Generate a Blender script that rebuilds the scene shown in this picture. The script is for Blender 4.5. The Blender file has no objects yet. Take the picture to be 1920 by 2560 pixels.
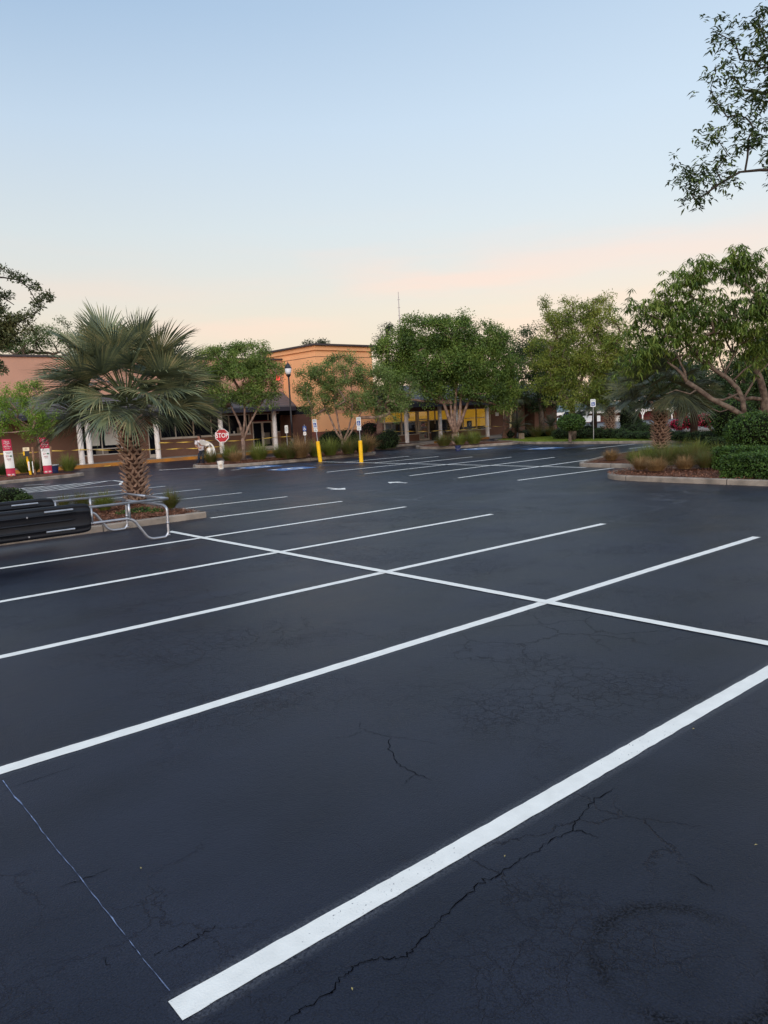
import bpy, math, random
import numpy as np
from mathutils import Vector, Matrix
random.seed(7); rng = np.random.default_rng(7)
PI = math.pi
C = bpy.context.scene.collection
# ------------------------------------------------------------------ camera model (metres; x along the stalls, y across them)
F, PITCH, ROLL, YAW, H = 1886.12, 0.12573275, -0.04874541, 0.70997533, 2.2
_fw = np.array([0, math.cos(PITCH), -math.sin(PITCH)]); _r = np.array([1., 0, 0]); _up = np.cross(_r, _fw)
_R2 = math.cos(ROLL)*_r + math.sin(ROLL)*_up; _U2 = -math.sin(ROLL)*_r + math.cos(ROLL)*_up
_c, _s = math.cos(YAW), math.sin(YAW)
def _w(a): return np.array([a[0]*_c + a[1]*_s, -a[0]*_s + a[1]*_c, a[2]])
FW, RT, UP = _w(_fw), _w(_R2), _w(_U2)
RH = np.array([_c, -_s, 0.]); FH = np.array([_s, _c, 0.]); ZH = np.array([0, 0, 1.])
def ray(x, y): return FW*F + RT*(x-960) - UP*(y-1280)
def G(x, y, z=0.):
    d = ray(x, y); t = (z-H)/d[2]; return np.array([d[0]*t, d[1]*t, z])
def W(x, y, depth): return np.array([0, 0, H]) + ray(x, y)*(depth/F)
def PV(x, y, v):
    d = ray(x, y); t = v/d[1]; return d[0]*t, H + d[2]*t
def zat(y, depth, x):                      # height seen at that pixel at that depth
    return W(x, y, depth)[2]
cam_d = bpy.data.cameras.new('camera'); cam = bpy.data.objects.new('camera', cam_d); C.objects.link(cam)
m = Matrix(((RT[0], UP[0], -FW[0], 0), (RT[1], UP[1], -FW[1], 0), (RT[2], UP[2], -FW[2], H), (0, 0, 0, 1)))
cam.matrix_world = m
cam_d.sensor_fit = 'VERTICAL'; cam_d.sensor_height = 36; cam_d.lens = F/2560*36; cam_d.clip_end = 3000; cam_d.clip_start = .05
bpy.context.scene.camera = cam
# ------------------------------------------------------------------ object helpers
ORG = {}
def tag(o, label=None, cat=None, group=None, kind=None):
    if label: o['label'] = label
    if cat: o['category'] = cat
    if group: o['group'] = group
    if kind: o['kind'] = kind
    return o
def thing(name, label, cat, loc, group=None):
    o = bpy.data.objects.new(name, None); C.objects.link(o); o.empty_display_size = .2
    loc = np.array(loc, float); o.location = loc; ORG[o.name] = loc
    return tag(o, label, cat, group)
def link(name, me, mat, parent=None, loc=None):
    o = bpy.data.objects.new(name, me); C.objects.link(o)
    if mat is not None:
        for mm in (mat if isinstance(mat, (list, tuple)) else [mat]): me.materials.append(mm)
    if parent is not None:
        o.parent = parent; ORG[o.name] = ORG[parent.name]
    else:
        L = np.zeros(3) if loc is None else np.array(loc, float)
        o.location = L; ORG[o.name] = L
    return o
def obj(name, V, Fc, mat, parent=None, loc=None, smooth=False, mi=None):
    V = np.asarray(V, float).reshape(-1, 3)
    off = ORG[parent.name] if parent is not None else (np.zeros(3) if loc is None else np.array(loc, float))
    me = bpy.data.meshes.new(name)
    me.from_pydata((V-off).tolist(), [], [list(f) for f in Fc]); me.update()
    o = link(name, me, mat, parent, loc)
    if smooth:
        me.polygons.foreach_set('use_smooth', [True]*len(me.polygons))
    if mi is not None: me.polygons.foreach_set('material_index', mi)
    return o
def quads_obj(name, Q, mat, parent=None, loc=None):
    """Q: (n,4,3) array of loose quads, fast path"""
    n = len(Q); off = ORG[parent.name] if parent is not None else (np.zeros(3) if loc is None else np.array(loc, float))
    me = bpy.data.meshes.new(name); V = (Q.reshape(-1, 3)-off).astype(np.float32)
    me.vertices.add(4*n); me.vertices.foreach_set('co', V.ravel())
    me.loops.add(4*n); me.loops.foreach_set('vertex_index', np.arange(4*n, dtype=np.int32))
    me.polygons.add(n); me.polygons.foreach_set('loop_start', np.arange(0, 4*n, 4, dtype=np.int32))
    try: me.polygons.foreach_set('loop_total', np.full(n, 4, dtype=np.int32))
    except Exception: pass
    me.update(); me.validate()
    return link(name, me, mat, parent, loc)
class MB:
    def __init__(s): s.V = []; s.F = []
    def add(s, V, Fc):
        b = len(s.V); s.V += [tuple(map(float, v)) for v in V]; s.F += [tuple(i+b for i in f) for f in Fc]; return s
    def box(s, a, b, bev=0.):
        x0, y0, z0 = [min(a[i], b[i]) for i in range(3)]; x1, y1, z1 = [max(a[i], b[i]) for i in range(3)]
        V = [(x0,y0,z0),(x1,y0,z0),(x1,y1,z0),(x0,y1,z0),(x0,y0,z1),(x1,y0,z1),(x1,y1,z1),(x0,y1,z1)]
        return s.add(V, [(0,3,2,1),(4,5,6,7),(0,1,5,4),(1,2,6,5),(2,3,7,6),(3,0,4,7)])
    def obox(s, c, ax, ay, az):            # oriented box, half-axis vectors
        c, ax, ay, az = map(np.array, (c, ax, ay, az))
        V = [c+i*ax+j*ay+k*az for k in (-1, 1) for (i, j) in ((-1,-1),(1,-1),(1,1),(-1,1))]
        return s.add(V, [(0,3,2,1),(4,5,6,7),(0,1,5,4),(1,2,6,5),(2,3,7,6),(3,0,4,7)])
    def tube(s, P, r, n=8, cap=True):
        P = [np.array(p, float) for p in P]; k = len(P)
        if not hasattr(r, '__len__'): r = [r]*k
        T = [(P[min(i+1, k-1)]-P[max(i-1, 0)]) for i in range(k)]; T = [t/(np.linalg.norm(t)+1e-9) for t in T]
        a = np.array([0, 0, 1.]) if abs(T[0][2]) < .9 else np.array([1., 0, 0])
        nx = np.cross(T[0], a); nx /= np.linalg.norm(nx); V = []; Fc = []
        for i in range(k):
            nx = nx - T[i]*(nx@T[i]); nx /= (np.linalg.norm(nx)+1e-9); ny = np.cross(T[i], nx)
            for j in range(n):
                an = 2*PI*j/n; V.append(P[i] + r[i]*(math.cos(an)*nx + math.sin(an)*ny))
        for i in range(k-1):
            for j in range(n):
                j2 = (j+1) % n; Fc.append((i*n+j, i*n+j2, (i+1)*n+j2, (i+1)*n+j))
        if cap: Fc.append(tuple(range(n-1, -1, -1))); Fc.append(tuple((k-1)*n+j for j in range(n)))
        return s.add(V, Fc)
    def lathe(s, c, prof, n=24):           # prof [(r,z)]
        V = []; Fc = []; k = len(prof)
        for (r, z) in prof:
            for j in range(n):
                an = 2*PI*j/n; V.append((c[0]+r*math.cos(an), c[1]+r*math.sin(an), c[2]+z))
        for i in range(k-1):
            for j in range(n):
                j2 = (j+1) % n; Fc.append((i*n+j, i*n+j2, (i+1)*n+j2, (i+1)*n+j))
        Fc.append(tuple(range(n-1, -1, -1))); Fc.append(tuple((k-1)*n+j for j in range(n)))
        return s.add(V, Fc)
    def prism(s, pts, n, th):              # planar polygon extruded by vector n*th
        k = len(pts); n = np.array(n, float)*th
        V = [np.array(p) for p in pts] + [np.array(p)+n for p in pts]
        Fc = [tuple(range(k-1, -1, -1)), tuple(range(k, 2*k))] + [(i, (i+1) % k, k+(i+1) % k, k+i) for i in range(k)]
        return s.add(V, Fc)
    def build(s, name, mat, parent=None, loc=None, smooth=False, bevel=0.):
        o = obj(name, s.V, s.F, mat, parent, loc, smooth)
        if bevel:
            bm = o.modifiers.new('bevel', 'BEVEL'); bm.width = bevel; bm.segments = 2; bm.limit_method = 'ANGLE'
        return o
def text(name, body, size, mat, c, right, up, parent, ext=.002, sx=1., align='CENTER', bold=0.):
    cu = bpy.data.curves.new(name, 'FONT'); cu.body = body; cu.size = size; cu.extrude = ext; cu.align_x = align; cu.align_y = 'CENTER'; cu.offset = bold
    to = bpy.data.objects.new(name, cu); C.objects.link(to); bpy.context.view_layer.update()
    me = bpy.data.meshes.new_from_object(to.evaluated_get(bpy.context.evaluated_depsgraph_get()))
    bpy.data.objects.remove(to)
    right = np.array(right, float); right /= np.linalg.norm(right); up = np.array(up, float); up = up - right*(up@right); up /= np.linalg.norm(up); nn = np.cross(right, up)
    n = len(me.vertices); co = np.zeros(3*n); me.vertices.foreach_get('co', co); co = co.reshape(-1, 3)
    P = np.array(c) + co[:, :1]*sx*right + co[:, 1:2]*up + co[:, 2:3]*nn - ORG[parent.name]
    me.vertices.foreach_set('co', P.ravel()); me.update(); me.materials.clear()
    return link(name, me, mat, parent)
# ------------------------------------------------------------------ materials
def mat(name, col, rough=.7, spec=.4, var=.12, scale=3., metal=0., bump=0., bscale=40., emit=None, estr=0., col2=None, cscale=None):
    M = bpy.data.materials.new(name); M.use_nodes = True; nt = M.node_tree; b = nt.nodes['Principled BSDF']
    b.inputs['Roughness'].default_value = rough; b.inputs['Metallic'].default_value = metal
    b.inputs['Specular IOR Level'].default_value = spec
    tc = nt.nodes.new('ShaderNodeTexCoord'); no = nt.nodes.new('ShaderNodeTexNoise'); no.inputs['Scale'].default_value = scale; no.inputs['Detail'].default_value = 5
    nt.links.new(tc.outputs['Object'], no.inputs['Vector'])
    mx = nt.nodes.new('ShaderNodeMix'); mx.data_type = 'RGBA'
    c = np.array(col); c2 = np.array(col2) if col2 is not None else np.clip(c*(1+var), 0, 1); c1 = c if col2 is not None else c*(1-var)
    mx.inputs['A'].default_value = (*c1, 1); mx.inputs['B'].default_value = (*c2, 1)
    rp = nt.nodes.new('ShaderNodeValToRGB'); rp.color_ramp.elements[0].position = .35; rp.color_ramp.elements[1].position = .65
    nt.links.new(no.outputs['Fac'], rp.inputs['Fac']); nt.links.new(rp.outputs['Color'], mx.inputs['Factor'])
    nt.links.new(mx.outputs['Result'], b.inputs['Base Color'])
    if bump:
        n2 = nt.nodes.new('ShaderNodeTexNoise'); n2.inputs['Scale'].default_value = bscale; n2.inputs['Detail'].default_value = 4
        nt.links.new(tc.outputs['Object'], n2.inputs['Vector']); bu = nt.nodes.new('ShaderNodeBump'); bu.inputs['Strength'].default_value = bump; bu.inputs['Distance'].default_value = .01
        nt.links.new(n2.outputs['Fac'], bu.inputs['Height']); nt.links.new(bu.outputs['Normal'], b.inputs['Normal'])
    if emit is not None:
        b.inputs['Emission Color'].default_value = (*emit, 1); b.inputs['Emission Strength'].default_value = estr
    return M
def leafmat(name, cols, rough=.55, trans=.38, clump=.5, spec=.3):
    """cols: list of leaf colours picked at random leaf by leaf, with some clump-to-clump drift"""
    M = bpy.data.materials.new(name); M.use_nodes = True; nt = M.node_tree; b = nt.nodes['Principled BSDF']; N = nt.nodes.new; Lk = nt.links.new
    ge = N('ShaderNodeNewGeometry'); tc = N('ShaderNodeTexCoord'); no = N('ShaderNodeTexNoise'); no.inputs['Scale'].default_value = clump; no.inputs['Detail'].default_value = 3
    Lk(tc.outputs['Object'], no.inputs['Vector'])
    a = N('ShaderNodeMath'); a.operation = 'MULTIPLY_ADD'; a.inputs[1].default_value = 1.6; a.inputs[2].default_value = -.55; Lk(no.outputs['Fac'], a.inputs[0])
    ad = N('ShaderNodeMath'); ad.operation = 'MULTIPLY_ADD'; ad.inputs[1].default_value = .55; Lk(ge.outputs['Random Per Island'], ad.inputs[0]); Lk(a.outputs[0], ad.inputs[2])
    rp = N('ShaderNodeValToRGB'); el = rp.color_ramp.elements
    for i, c in enumerate(cols):
        p = i/(len(cols)-1)
        e = el[i] if i < 2 else el.new(p)
        e.position = p; e.color = (*c, 1)
    for i, c in enumerate(cols):
        pass
    Lk(ad.outputs[0], rp.inputs['Fac']); Lk(rp.outputs['Color'], b.inputs['Base Color'])
    b.inputs['Roughness'].default_value = rough; b.inputs['Specular IOR Level'].default_value = spec
    tr = N('ShaderNodeBsdfTranslucent'); Lk(rp.outputs['Color'], tr.inputs['Color']); ms = N('ShaderNodeMixShader'); ms.inputs[0].default_value = trans
    out = nt.nodes['Material Output']; Lk(b.outputs[0], ms.inputs[1]); Lk(tr.outputs[0], ms.inputs[2]); Lk(ms.outputs[0], out.inputs['Surface'])
    return M
def S(*c):                                 # 0-255 sRGB to linear
    return tuple((x/255/12.92 if x/255 <= .04045 else ((x/255+.055)/1.055)**2.4) for x in c)
# ------------------------------------------------------------------ sky, sun, view
w = bpy.data.worlds.new("World"); bpy.context.scene.world = w; w.use_nodes = True; nt = w.node_tree; nt.nodes.clear(); N = nt.nodes.new; Lk = nt.links.new
SUN_AZ = np.array([-.72, -.69]); SUN_AZ /= np.linalg.norm(SUN_AZ); SUN_EL = math.radians(28)
sky = N('ShaderNodeTexSky'); sky.sky_type = 'NISHITA'; sky.sun_disc = False; sky.sun_elevation = math.radians(4); sky.sun_rotation = math.atan2(SUN_AZ[0], SUN_AZ[1])
tc = N('ShaderNodeTexCoord'); sp = N('ShaderNodeSeparateXYZ'); Lk(tc.outputs['Generated'], sp.inputs[0])
rp = N('ShaderNodeValToRGB'); stops = [(0, S(226,196,180)), (.05, S(226,202,186)), (.13, S(222,209,197)), (.23, S(206,212,216)), (.34, S(188,205,224)), (.45, S(160,185,214)), (.7, S(148,170,196)), (1, S(132,150,182))]
for i, (p_, c_) in enumerate(stops):
    e = rp.color_ramp.elements[i] if i < 2 else rp.color_ramp.elements.new(p_)
    e.position = p_; e.color = (*c_, 1)
Lk(sp.outputs['Z'], rp.inputs['Fac'])
def M_(op, a, b=None, clamp=False):
    n = N('ShaderNodeMath'); n.operation = op; n.use_clamp = clamp
    for i, x in enumerate((a, b)):
        if x is None: continue
        if isinstance(x, (int, float)): n.inputs[i].default_value = x
        else: Lk(x, n.inputs[i])
    return n.outputs[0]
# thin pink cloud streaks low in the sky
mp = N('ShaderNodeMapping'); mp.inputs['Scale'].default_value = (2.2, 2.2, 16); mp.inputs['Location'].default_value = (.4, 1.3, .2); Lk(tc.outputs['Generated'], mp.inputs['Vector'])
cn = N('ShaderNodeTexNoise'); cn.inputs['Scale'].default_value = 1.6; cn.inputs['Detail'].default_value = 4; Lk(mp.outputs[0], cn.inputs['Vector'])
cr = N('ShaderNodeValToRGB'); cr.color_ramp.elements[0].position = .48; cr.color_ramp.elements[1].position = .72; Lk(cn.outputs['Fac'], cr.inputs['Fac'])
zm = N('ShaderNodeMapRange'); zm.inputs['From Min'].default_value = .27; zm.inputs['From Max'].default_value = .12; zm.interpolation_type = 'SMOOTHSTEP'; Lk(sp.outputs['Z'], zm.inputs['Value'])
wd_ = N('ShaderNodeVectorMath'); wd_.operation = 'DOT_PRODUCT'; Lk(tc.outputs['Generated'], wd_.inputs[0]); _v = ray(1230, 690)/np.linalg.norm(ray(1230, 690)); wd_.inputs[1].default_value = tuple(_v)
wm = N('ShaderNodeMapRange'); wm.inputs['From Min'].default_value = .94; wm.inputs['From Max'].default_value = .998; wm.inputs['To Min'].default_value = .6; wm.inputs['To Max'].default_value = 1.5; Lk(wd_.outputs['Value'], wm.inputs['Value'])
cf = M_('MULTIPLY', M_('MULTIPLY', M_('MULTIPLY', cr.outputs['Color'], zm.outputs['Result']), wm.outputs['Result']), .6, True)
mx = N('ShaderNodeMix'); mx.data_type = 'RGBA'; Lk(cf, mx.inputs['Factor']); Lk(rp.outputs['Color'], mx.inputs['A']); mx.inputs['B'].default_value = (*S(240,206,190), 1)
# the right of the view leans a little to peach
dr = N('ShaderNodeVectorMath'); dr.operation = 'DOT_PRODUCT'; Lk(tc.outputs['Generated'], dr.inputs[0]); dr.inputs[1].default_value = tuple(RH)
pk = N('ShaderNodeMapRange'); pk.inputs['From Min'].default_value = -.1; pk.inputs['From Max'].default_value = .6; pk.inputs['To Max'].default_value = .6; Lk(dr.outputs['Value'], pk.inputs['Value'])
mx2 = N('ShaderNodeMix'); mx2.data_type = 'RGBA'; Lk(M_('MULTIPLY', pk.outputs['Result'], zm.outputs['Result']), mx2.inputs['Factor']); Lk(mx.outputs['Result'], mx2.inputs['A']); mx2.inputs['B'].default_value = (*S(240,212,194), 1)
up_ = N('ShaderNodeMapRange'); up_.inputs['From Min'].default_value = -.35; up_.inputs['From Max'].default_value = .45; up_.inputs['To Max'].default_value = .42; Lk(dr.outputs['Value'], up_.inputs['Value'])
mx3 = N('ShaderNodeMix'); mx3.data_type = 'RGBA'; Lk(M_('MULTIPLY', up_.outputs['Result'], M_('SUBTRACT', 1., zm.outputs['Result'])), mx3.inputs['Factor']); Lk(mx2.outputs['Result'], mx3.inputs['A']); mx3.inputs['B'].default_value = (*S(204,218,232), 1)
# three soft pink wisps low over the trees
wn = N('ShaderNodeTexNoise'); wn.inputs['Scale'].default_value = 5.; wn.inputs['Detail'].default_value = 6; Lk(mp.outputs[0], wn.inputs['Vector']); zz = M_('ADD', sp.outputs['Z'], M_('MULTIPLY', M_('SUBTRACT', wn.outputs['Fac'], .5), .030)); last = mx3.outputs['Result']
for (wx, wy, wt, wdot, amt) in ((1150, 702, .011, .985, .6), (1560, 632, .016, .972, .45), (600, 822, .012, .985, .5)):
    v_ = ray(wx, wy)/np.linalg.norm(ray(wx, wy)); d_ = N('ShaderNodeVectorMath'); d_.operation = 'DOT_PRODUCT'; Lk(tc.outputs['Generated'], d_.inputs[0]); d_.inputs[1].default_value = tuple(v_)
    az = N('ShaderNodeMapRange'); az.interpolation_type = 'SMOOTHSTEP'; az.inputs['From Min'].default_value = wdot; az.inputs['From Max'].default_value = 1.; Lk(d_.outputs['Value'], az.inputs['Value'])
    el = N('ShaderNodeMapRange'); el.interpolation_type = 'SMOOTHSTEP'; el.inputs['From Min'].default_value = wt*1.8; el.inputs['From Max'].default_value = 0.; Lk(M_('ABSOLUTE', M_('SUBTRACT', zz, float(v_[2]))), el.inputs['Value'])
    f_ = M_('MULTIPLY', M_('MULTIPLY', az.outputs['Result'], el.outputs['Result']), amt); mw = N('ShaderNodeMix'); mw.data_type = 'RGBA'; Lk(f_, mw.inputs['Factor']); Lk(last, mw.inputs['A']); mw.inputs['B'].default_value = (*S(242,206,192), 1); last = mw.outputs['Result']
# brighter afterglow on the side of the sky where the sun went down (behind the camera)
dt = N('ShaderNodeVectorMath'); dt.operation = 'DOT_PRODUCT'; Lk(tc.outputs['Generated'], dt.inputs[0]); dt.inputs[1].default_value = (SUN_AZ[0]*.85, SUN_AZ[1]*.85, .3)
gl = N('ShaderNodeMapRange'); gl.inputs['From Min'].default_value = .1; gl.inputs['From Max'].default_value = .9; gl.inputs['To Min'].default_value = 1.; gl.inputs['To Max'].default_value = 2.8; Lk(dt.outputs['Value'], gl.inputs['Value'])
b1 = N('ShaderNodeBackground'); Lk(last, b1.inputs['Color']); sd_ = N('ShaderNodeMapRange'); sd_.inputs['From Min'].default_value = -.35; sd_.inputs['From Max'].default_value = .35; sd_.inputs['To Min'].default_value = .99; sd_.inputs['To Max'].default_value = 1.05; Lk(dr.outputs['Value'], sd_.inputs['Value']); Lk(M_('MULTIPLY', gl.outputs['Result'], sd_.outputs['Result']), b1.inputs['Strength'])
b2 = N('ShaderNodeBackground'); Lk(sky.outputs['Color'], b2.inputs['Color']); b2.inputs['Strength'].default_value = .05
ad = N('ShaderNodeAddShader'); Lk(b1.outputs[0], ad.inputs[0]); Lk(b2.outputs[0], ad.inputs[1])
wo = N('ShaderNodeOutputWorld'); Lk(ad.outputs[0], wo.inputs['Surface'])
sl = bpy.data.lights.new('sun', 'SUN'); sl.energy = 1.5; sl.angle = math.radians(40); sl.color = (1, .9, .8)
so = bpy.data.objects.new('sun', sl); C.objects.link(so)
sd = Vector((SUN_AZ[0]*math.cos(SUN_EL), SUN_AZ[1]*math.cos(SUN_EL), math.sin(SUN_EL)))
so.rotation_euler = sd.to_track_quat('Z', 'Y').to_euler()
vs = bpy.context.scene.view_settings; vs.view_transform = 'Standard'; vs.look = 'None'; vs.exposure = 0; vs.gamma = 1; vs.use_curve_mapping = False
bpy.context.scene.cycles.max_bounces = 6; bpy.context.scene.cycles.transparent_max_bounces = 8
try: bpy.context.scene.cycles.use_denoising = True
except Exception: pass
# ------------------------------------------------------------------ material set
M_kerb = mat('kerb_concrete', S(136,124,112), .85, .3, .3, 2.5, bump=.3)
def joints(M):                             # expansion joints every 3 m
    nt = M.node_tree; b = nt.nodes['Principled BSDF']; src = b.inputs['Base Color'].links[0].from_socket; g = nt.nodes.new('ShaderNodeNewGeometry'); s = nt.nodes.new('ShaderNodeSeparateXYZ'); nt.links.new(g.outputs['Position'], s.inputs[0]); o = []
    for k in 'XY':
        p = nt.nodes.new('ShaderNodeMath'); p.operation = 'PINGPONG'; p.inputs[1].default_value = 1.5; nt.links.new(s.outputs[k], p.inputs[0]); l = nt.nodes.new('ShaderNodeMath'); l.operation = 'LESS_THAN'; l.inputs[1].default_value = .012; nt.links.new(p.outputs[0], l.inputs[0]); o.append(l)
    m2 = nt.nodes.new('ShaderNodeMath'); m2.operation = 'MAXIMUM'; nt.links.new(o[0].outputs[0], m2.inputs[0]); nt.links.new(o[1].outputs[0], m2.inputs[1]); mx = nt.nodes.new('ShaderNodeMix'); mx.data_type = 'RGBA'; nt.links.new(m2.outputs[0], mx.inputs['Factor']); nt.links.new(src, mx.inputs['A']); mx.inputs['B'].default_value = (.06, .05, .045, 1); nt.links.new(mx.outputs['Result'], b.inputs['Base Color'])
joints(M_kerb)
M_mulch = mat('mulch', S(116,78,58), .95, .1, .3, 6, bump=1., bscale=60, col2=S(72,46,36))
M_walk = mat('pavement', S(150,138,128), .85, .3, .15, 1.5, bump=.15)
M_paint = mat('road_paint', S(230,226,217), .6, .35, .05, 8, bump=.25, bscale=120)
def speckled(M, lo, hi):                   # pin holes and thin spots where the stones show through
    nt = M.node_tree; b = nt.nodes['Principled BSDF']; src = b.inputs['Base Color'].links[0].from_socket; t = nt.nodes.new('ShaderNodeTexCoord'); n1 = nt.nodes.new('ShaderNodeTexNoise'); n1.inputs['Scale'].default_value = 70; n1.inputs['Detail'].default_value = 3; n2 = nt.nodes.new('ShaderNodeTexNoise'); n2.inputs['Scale'].default_value = 2.2
    nt.links.new(t.outputs['Object'], n1.inputs['Vector']); nt.links.new(t.outputs['Object'], n2.inputs['Vector']); a = nt.nodes.new('ShaderNodeMath'); a.operation = 'MULTIPLY_ADD'; a.inputs[1].default_value = .5; nt.links.new(n2.outputs['Fac'], a.inputs[0]); nt.links.new(n1.outputs['Fac'], a.inputs[2])
    r = nt.nodes.new('ShaderNodeMapRange'); r.inputs['From Min'].default_value = lo; r.inputs['From Max'].default_value = hi; nt.links.new(a.outputs[0], r.inputs['Value']); mx = nt.nodes.new('ShaderNodeMix'); mx.data_type = 'RGBA'; nt.links.new(r.outputs[0], mx.inputs['Factor']); nt.links.new(src, mx.inputs['A']); mx.inputs['B'].default_value = (.10, .10, .11, 1); nt.links.new(mx.outputs['Result'], b.inputs['Base Color'])
speckled(M_paint, .97, 1.06)
M_paint_w = mat('worn_paint', S(214,214,214), .65, .3, .1, 5)
M_blue = mat('blue_paint', S(84,116,160), .6, .3, .2, 4)
M_ylw = mat('yellow_paint', S(235,178,10), .5, .4, .07, 3)
M_kerbylw = mat('yellow_kerb_paint', S(186,118,36), .75, .3, .2, 1.2, col2=S(150,104,60))
M_peach = mat('peach_stucco', S(230,166,118), .9, .2, .05, .6, bump=.15, bscale=80)
M_salmon = mat('salmon_stucco', S(186,140,118), .9, .2, .06, .5, bump=.15, bscale=80)
M_brown = mat('brown_stucco', S(116,86,72), .9, .2, .08, .7, bump=.15, bscale=80)
M_dbrown = mat('dark_brown_stucco', S(86,58,48), .9, .2, .1, .7)
M_white = mat('white_paint', S(222,212,204), .6, .3, .05, 2)
M_roof = mat('grey_metal_roof', S(84,80,82), .55, .4, .12, 1.)
M_fascia = mat('dark_fascia', S(48,46,54), .6, .3, .1, 1.)
M_cap = mat('dark_coping', S(62,52,52), .6, .4, .1, 1.)
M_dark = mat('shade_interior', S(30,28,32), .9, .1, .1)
M_glass = mat('dark_glass', (.006, .007, .012), .04, .12, .1)
M_frame = mat('aluminium_frame', S(190,178,166), .5, .4, .06, 3)
M_paper = mat('paper', S(206,200,190), .8, .2, .05, 4)
M_black = mat('black_metal', S(28,27,32), .4, .5, .1)
M_blackpl = mat('black_plastic', S(17,18,24), .40, .3, .2, 5, bump=.1, bscale=90)
M_galv = mat('galvanised_steel', S(168,168,172), .38, .5, .12, 9, metal=.75)
M_red = mat('red_sign', S(176,18,36), .45, .4, .05)
M_mag = mat('magenta_panel', S(178,34,66), .5, .4, .05)
M_signw = mat('sign_white', S(224,220,214), .5, .4, .04)
M_signb = mat('sign_blue', S(28,70,140), .5, .4, .06)
M_signg = mat('sign_green', S(40,90,60), .6, .3, .06)
M_ink = mat('dark_ink', S(46,40,44), .7, .2, .05)
M_redink = mat('red_ink', S(160,30,48), .7, .2, .05)
M_wood = mat('raw_wood', S(150,112,86), .85, .2, .2, 8)
M_tape = mat('caution_tape', S(206,168,76), .5, .4, .25, 3)
M_bucket = mat('white_plastic', S(232,222,208), .45, .4, .04)
M_navy = mat('navy_plastic', S(40,48,86), .45, .4, .1)
M_skin = mat('skin', S(150,104,84), .6, .3, .06, 8)
M_hair = mat('hair', S(40,28,24), .7, .3, .1)
M_shirt = mat('shirt', S(206,196,196), .85, .2, .06, 4)
M_trous = mat('trousers', S(40,42,52), .85, .2, .1, 4)
M_shoe = mat('shoe', S(34,30,32), .7, .3, .1)
M_bark = mat('pale_bark', S(142,116,100), .9, .2, .2, 5, col2=S(96,76,66))
M_bark2 = mat('grey_brown_bark', S(116,100,86), .95, .2, .2, 6, bump=.6, bscale=30, col2=S(74,60,52))
M_boot = mat('palm_boots', S(198,166,146), .9, .2, .2, 3.5, col2=S(136,112,96))
M_core = mat('palm_core', S(64,46,38), .95, .1, .2, 8)
M_twig = mat('twigs', S(60,52,46), .9, .2, .15, 6)
M_core_g = mat('dark_core_green', S(22,26,14), .95, .1, .3, 6)  # solid dark core that blocks the view through shrubs and hedges
M_lamp = mat('frosted_lamp', S(226,222,222), .3, .5, .03)
M_yboard = mat('glowing_yellow_board', S(214,172,62), .7, .2, .06, .8, emit=S(214,160,50), estr=.48)  # weak glow put in for the shop light falling on the boards
M_glow = mat('ceiling_light', (1, .8, .5), .5, .2, .02, emit=(1, .72, .36), estr=5.)
M_brick = mat('red_brick', S(120,72,62), .9, .2, .2, 14, bump=.4, bscale=20)
L_crepe = leafmat('crape_leaf', [S(68,82,44), S(89,110,52), S(121,141,67), S(147,159,81)], clump=.8)
L_crepe2 = leafmat('crape_leaf_olive', [S(68,84,46), S(93,112,57), S(123,141,75), S(144,150,96)], clump=.9)
L_big = leafmat('big_tree_leaf', [S(58,75,44), S(80,103,48), S(108,130,58), S(133,148,69)], clump=.6)
L_dark = leafmat('dark_leaf', [S(44,59,35), S(59,78,43), S(81,100,51)], clump=.6)
L_yel = leafmat('yellow_green_leaf', [S(60,78,39), S(98,114,46), S(134,143,59), S(152,151,69)], clump=.7)
L_long = leafmat('long_leaf', [S(54,71,39), S(82,104,48), S(120,139,61), S(149,158,79)], clump=.8)
L_over = leafmat('overhead_leaf', [S(61,77,52), S(87,104,62), S(122,134,77)], clump=1.2, trans=.15)
L_oak = leafmat('oak_leaf', [S(50,62,41), S(73,82,50), S(96,96,59)], clump=1.2, trans=.15)
L_far = leafmat('far_leaf', [S(55,73,41), S(80,100,50), S(103,121,62)], clump=.4)
L_pine = leafmat('pine_needle', [S(43,55,39), S(64,75,50), S(75,84,57)], clump=.5)
L_lime = leafmat('lime_leaf', [S(73,98,39), S(114,144,52), S(153,178,68)], clump=1.2)
L_palm = leafmat('palm_leaf', [S(60,73,60), S(91,102,81), S(121,127,90), S(169,158,117)], clump=1.3, trans=.12, rough=.45)
L_palm2 = leafmat('dark_palm_leaf', [S(60,66,56), S(86,93,68), S(125,123,87)], clump=1.3, trans=.12, rough=.45)
L_box = leafmat('hedge_leaf', [S(36,53,24), S(57,82,30), S(88,115,46)], clump=3., trans=.15)
L_bur = leafmat('burgundy_leaf', [S(62,36,46), S(96,50,62), S(119,71,68)], clump=3.)
L_azal = leafmat('azalea_petal', [S(110,14,40), S(160,22,58), S(196,48,84)], clump=3.)
L_grass = leafmat('green_blade', [S(80,91,40), S(112,121,52), S(145,143,70)], clump=2.5, trans=.3)
L_grassb = leafmat('brown_blade', [S(108,84,54), S(150,118,78), S(178,146,102)], clump=2.5, trans=.3)
L_grassm = leafmat('mixed_blade', [S(122,88,58), S(110,100,54), S(84,96,44), S(110,118,56)], clump=2.2, trans=.3)
L_lawn = leafmat('lawn_blade', [S(84,104,34), S(116,132,44), S(140,150,58)], clump=1., trans=.3)
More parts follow.
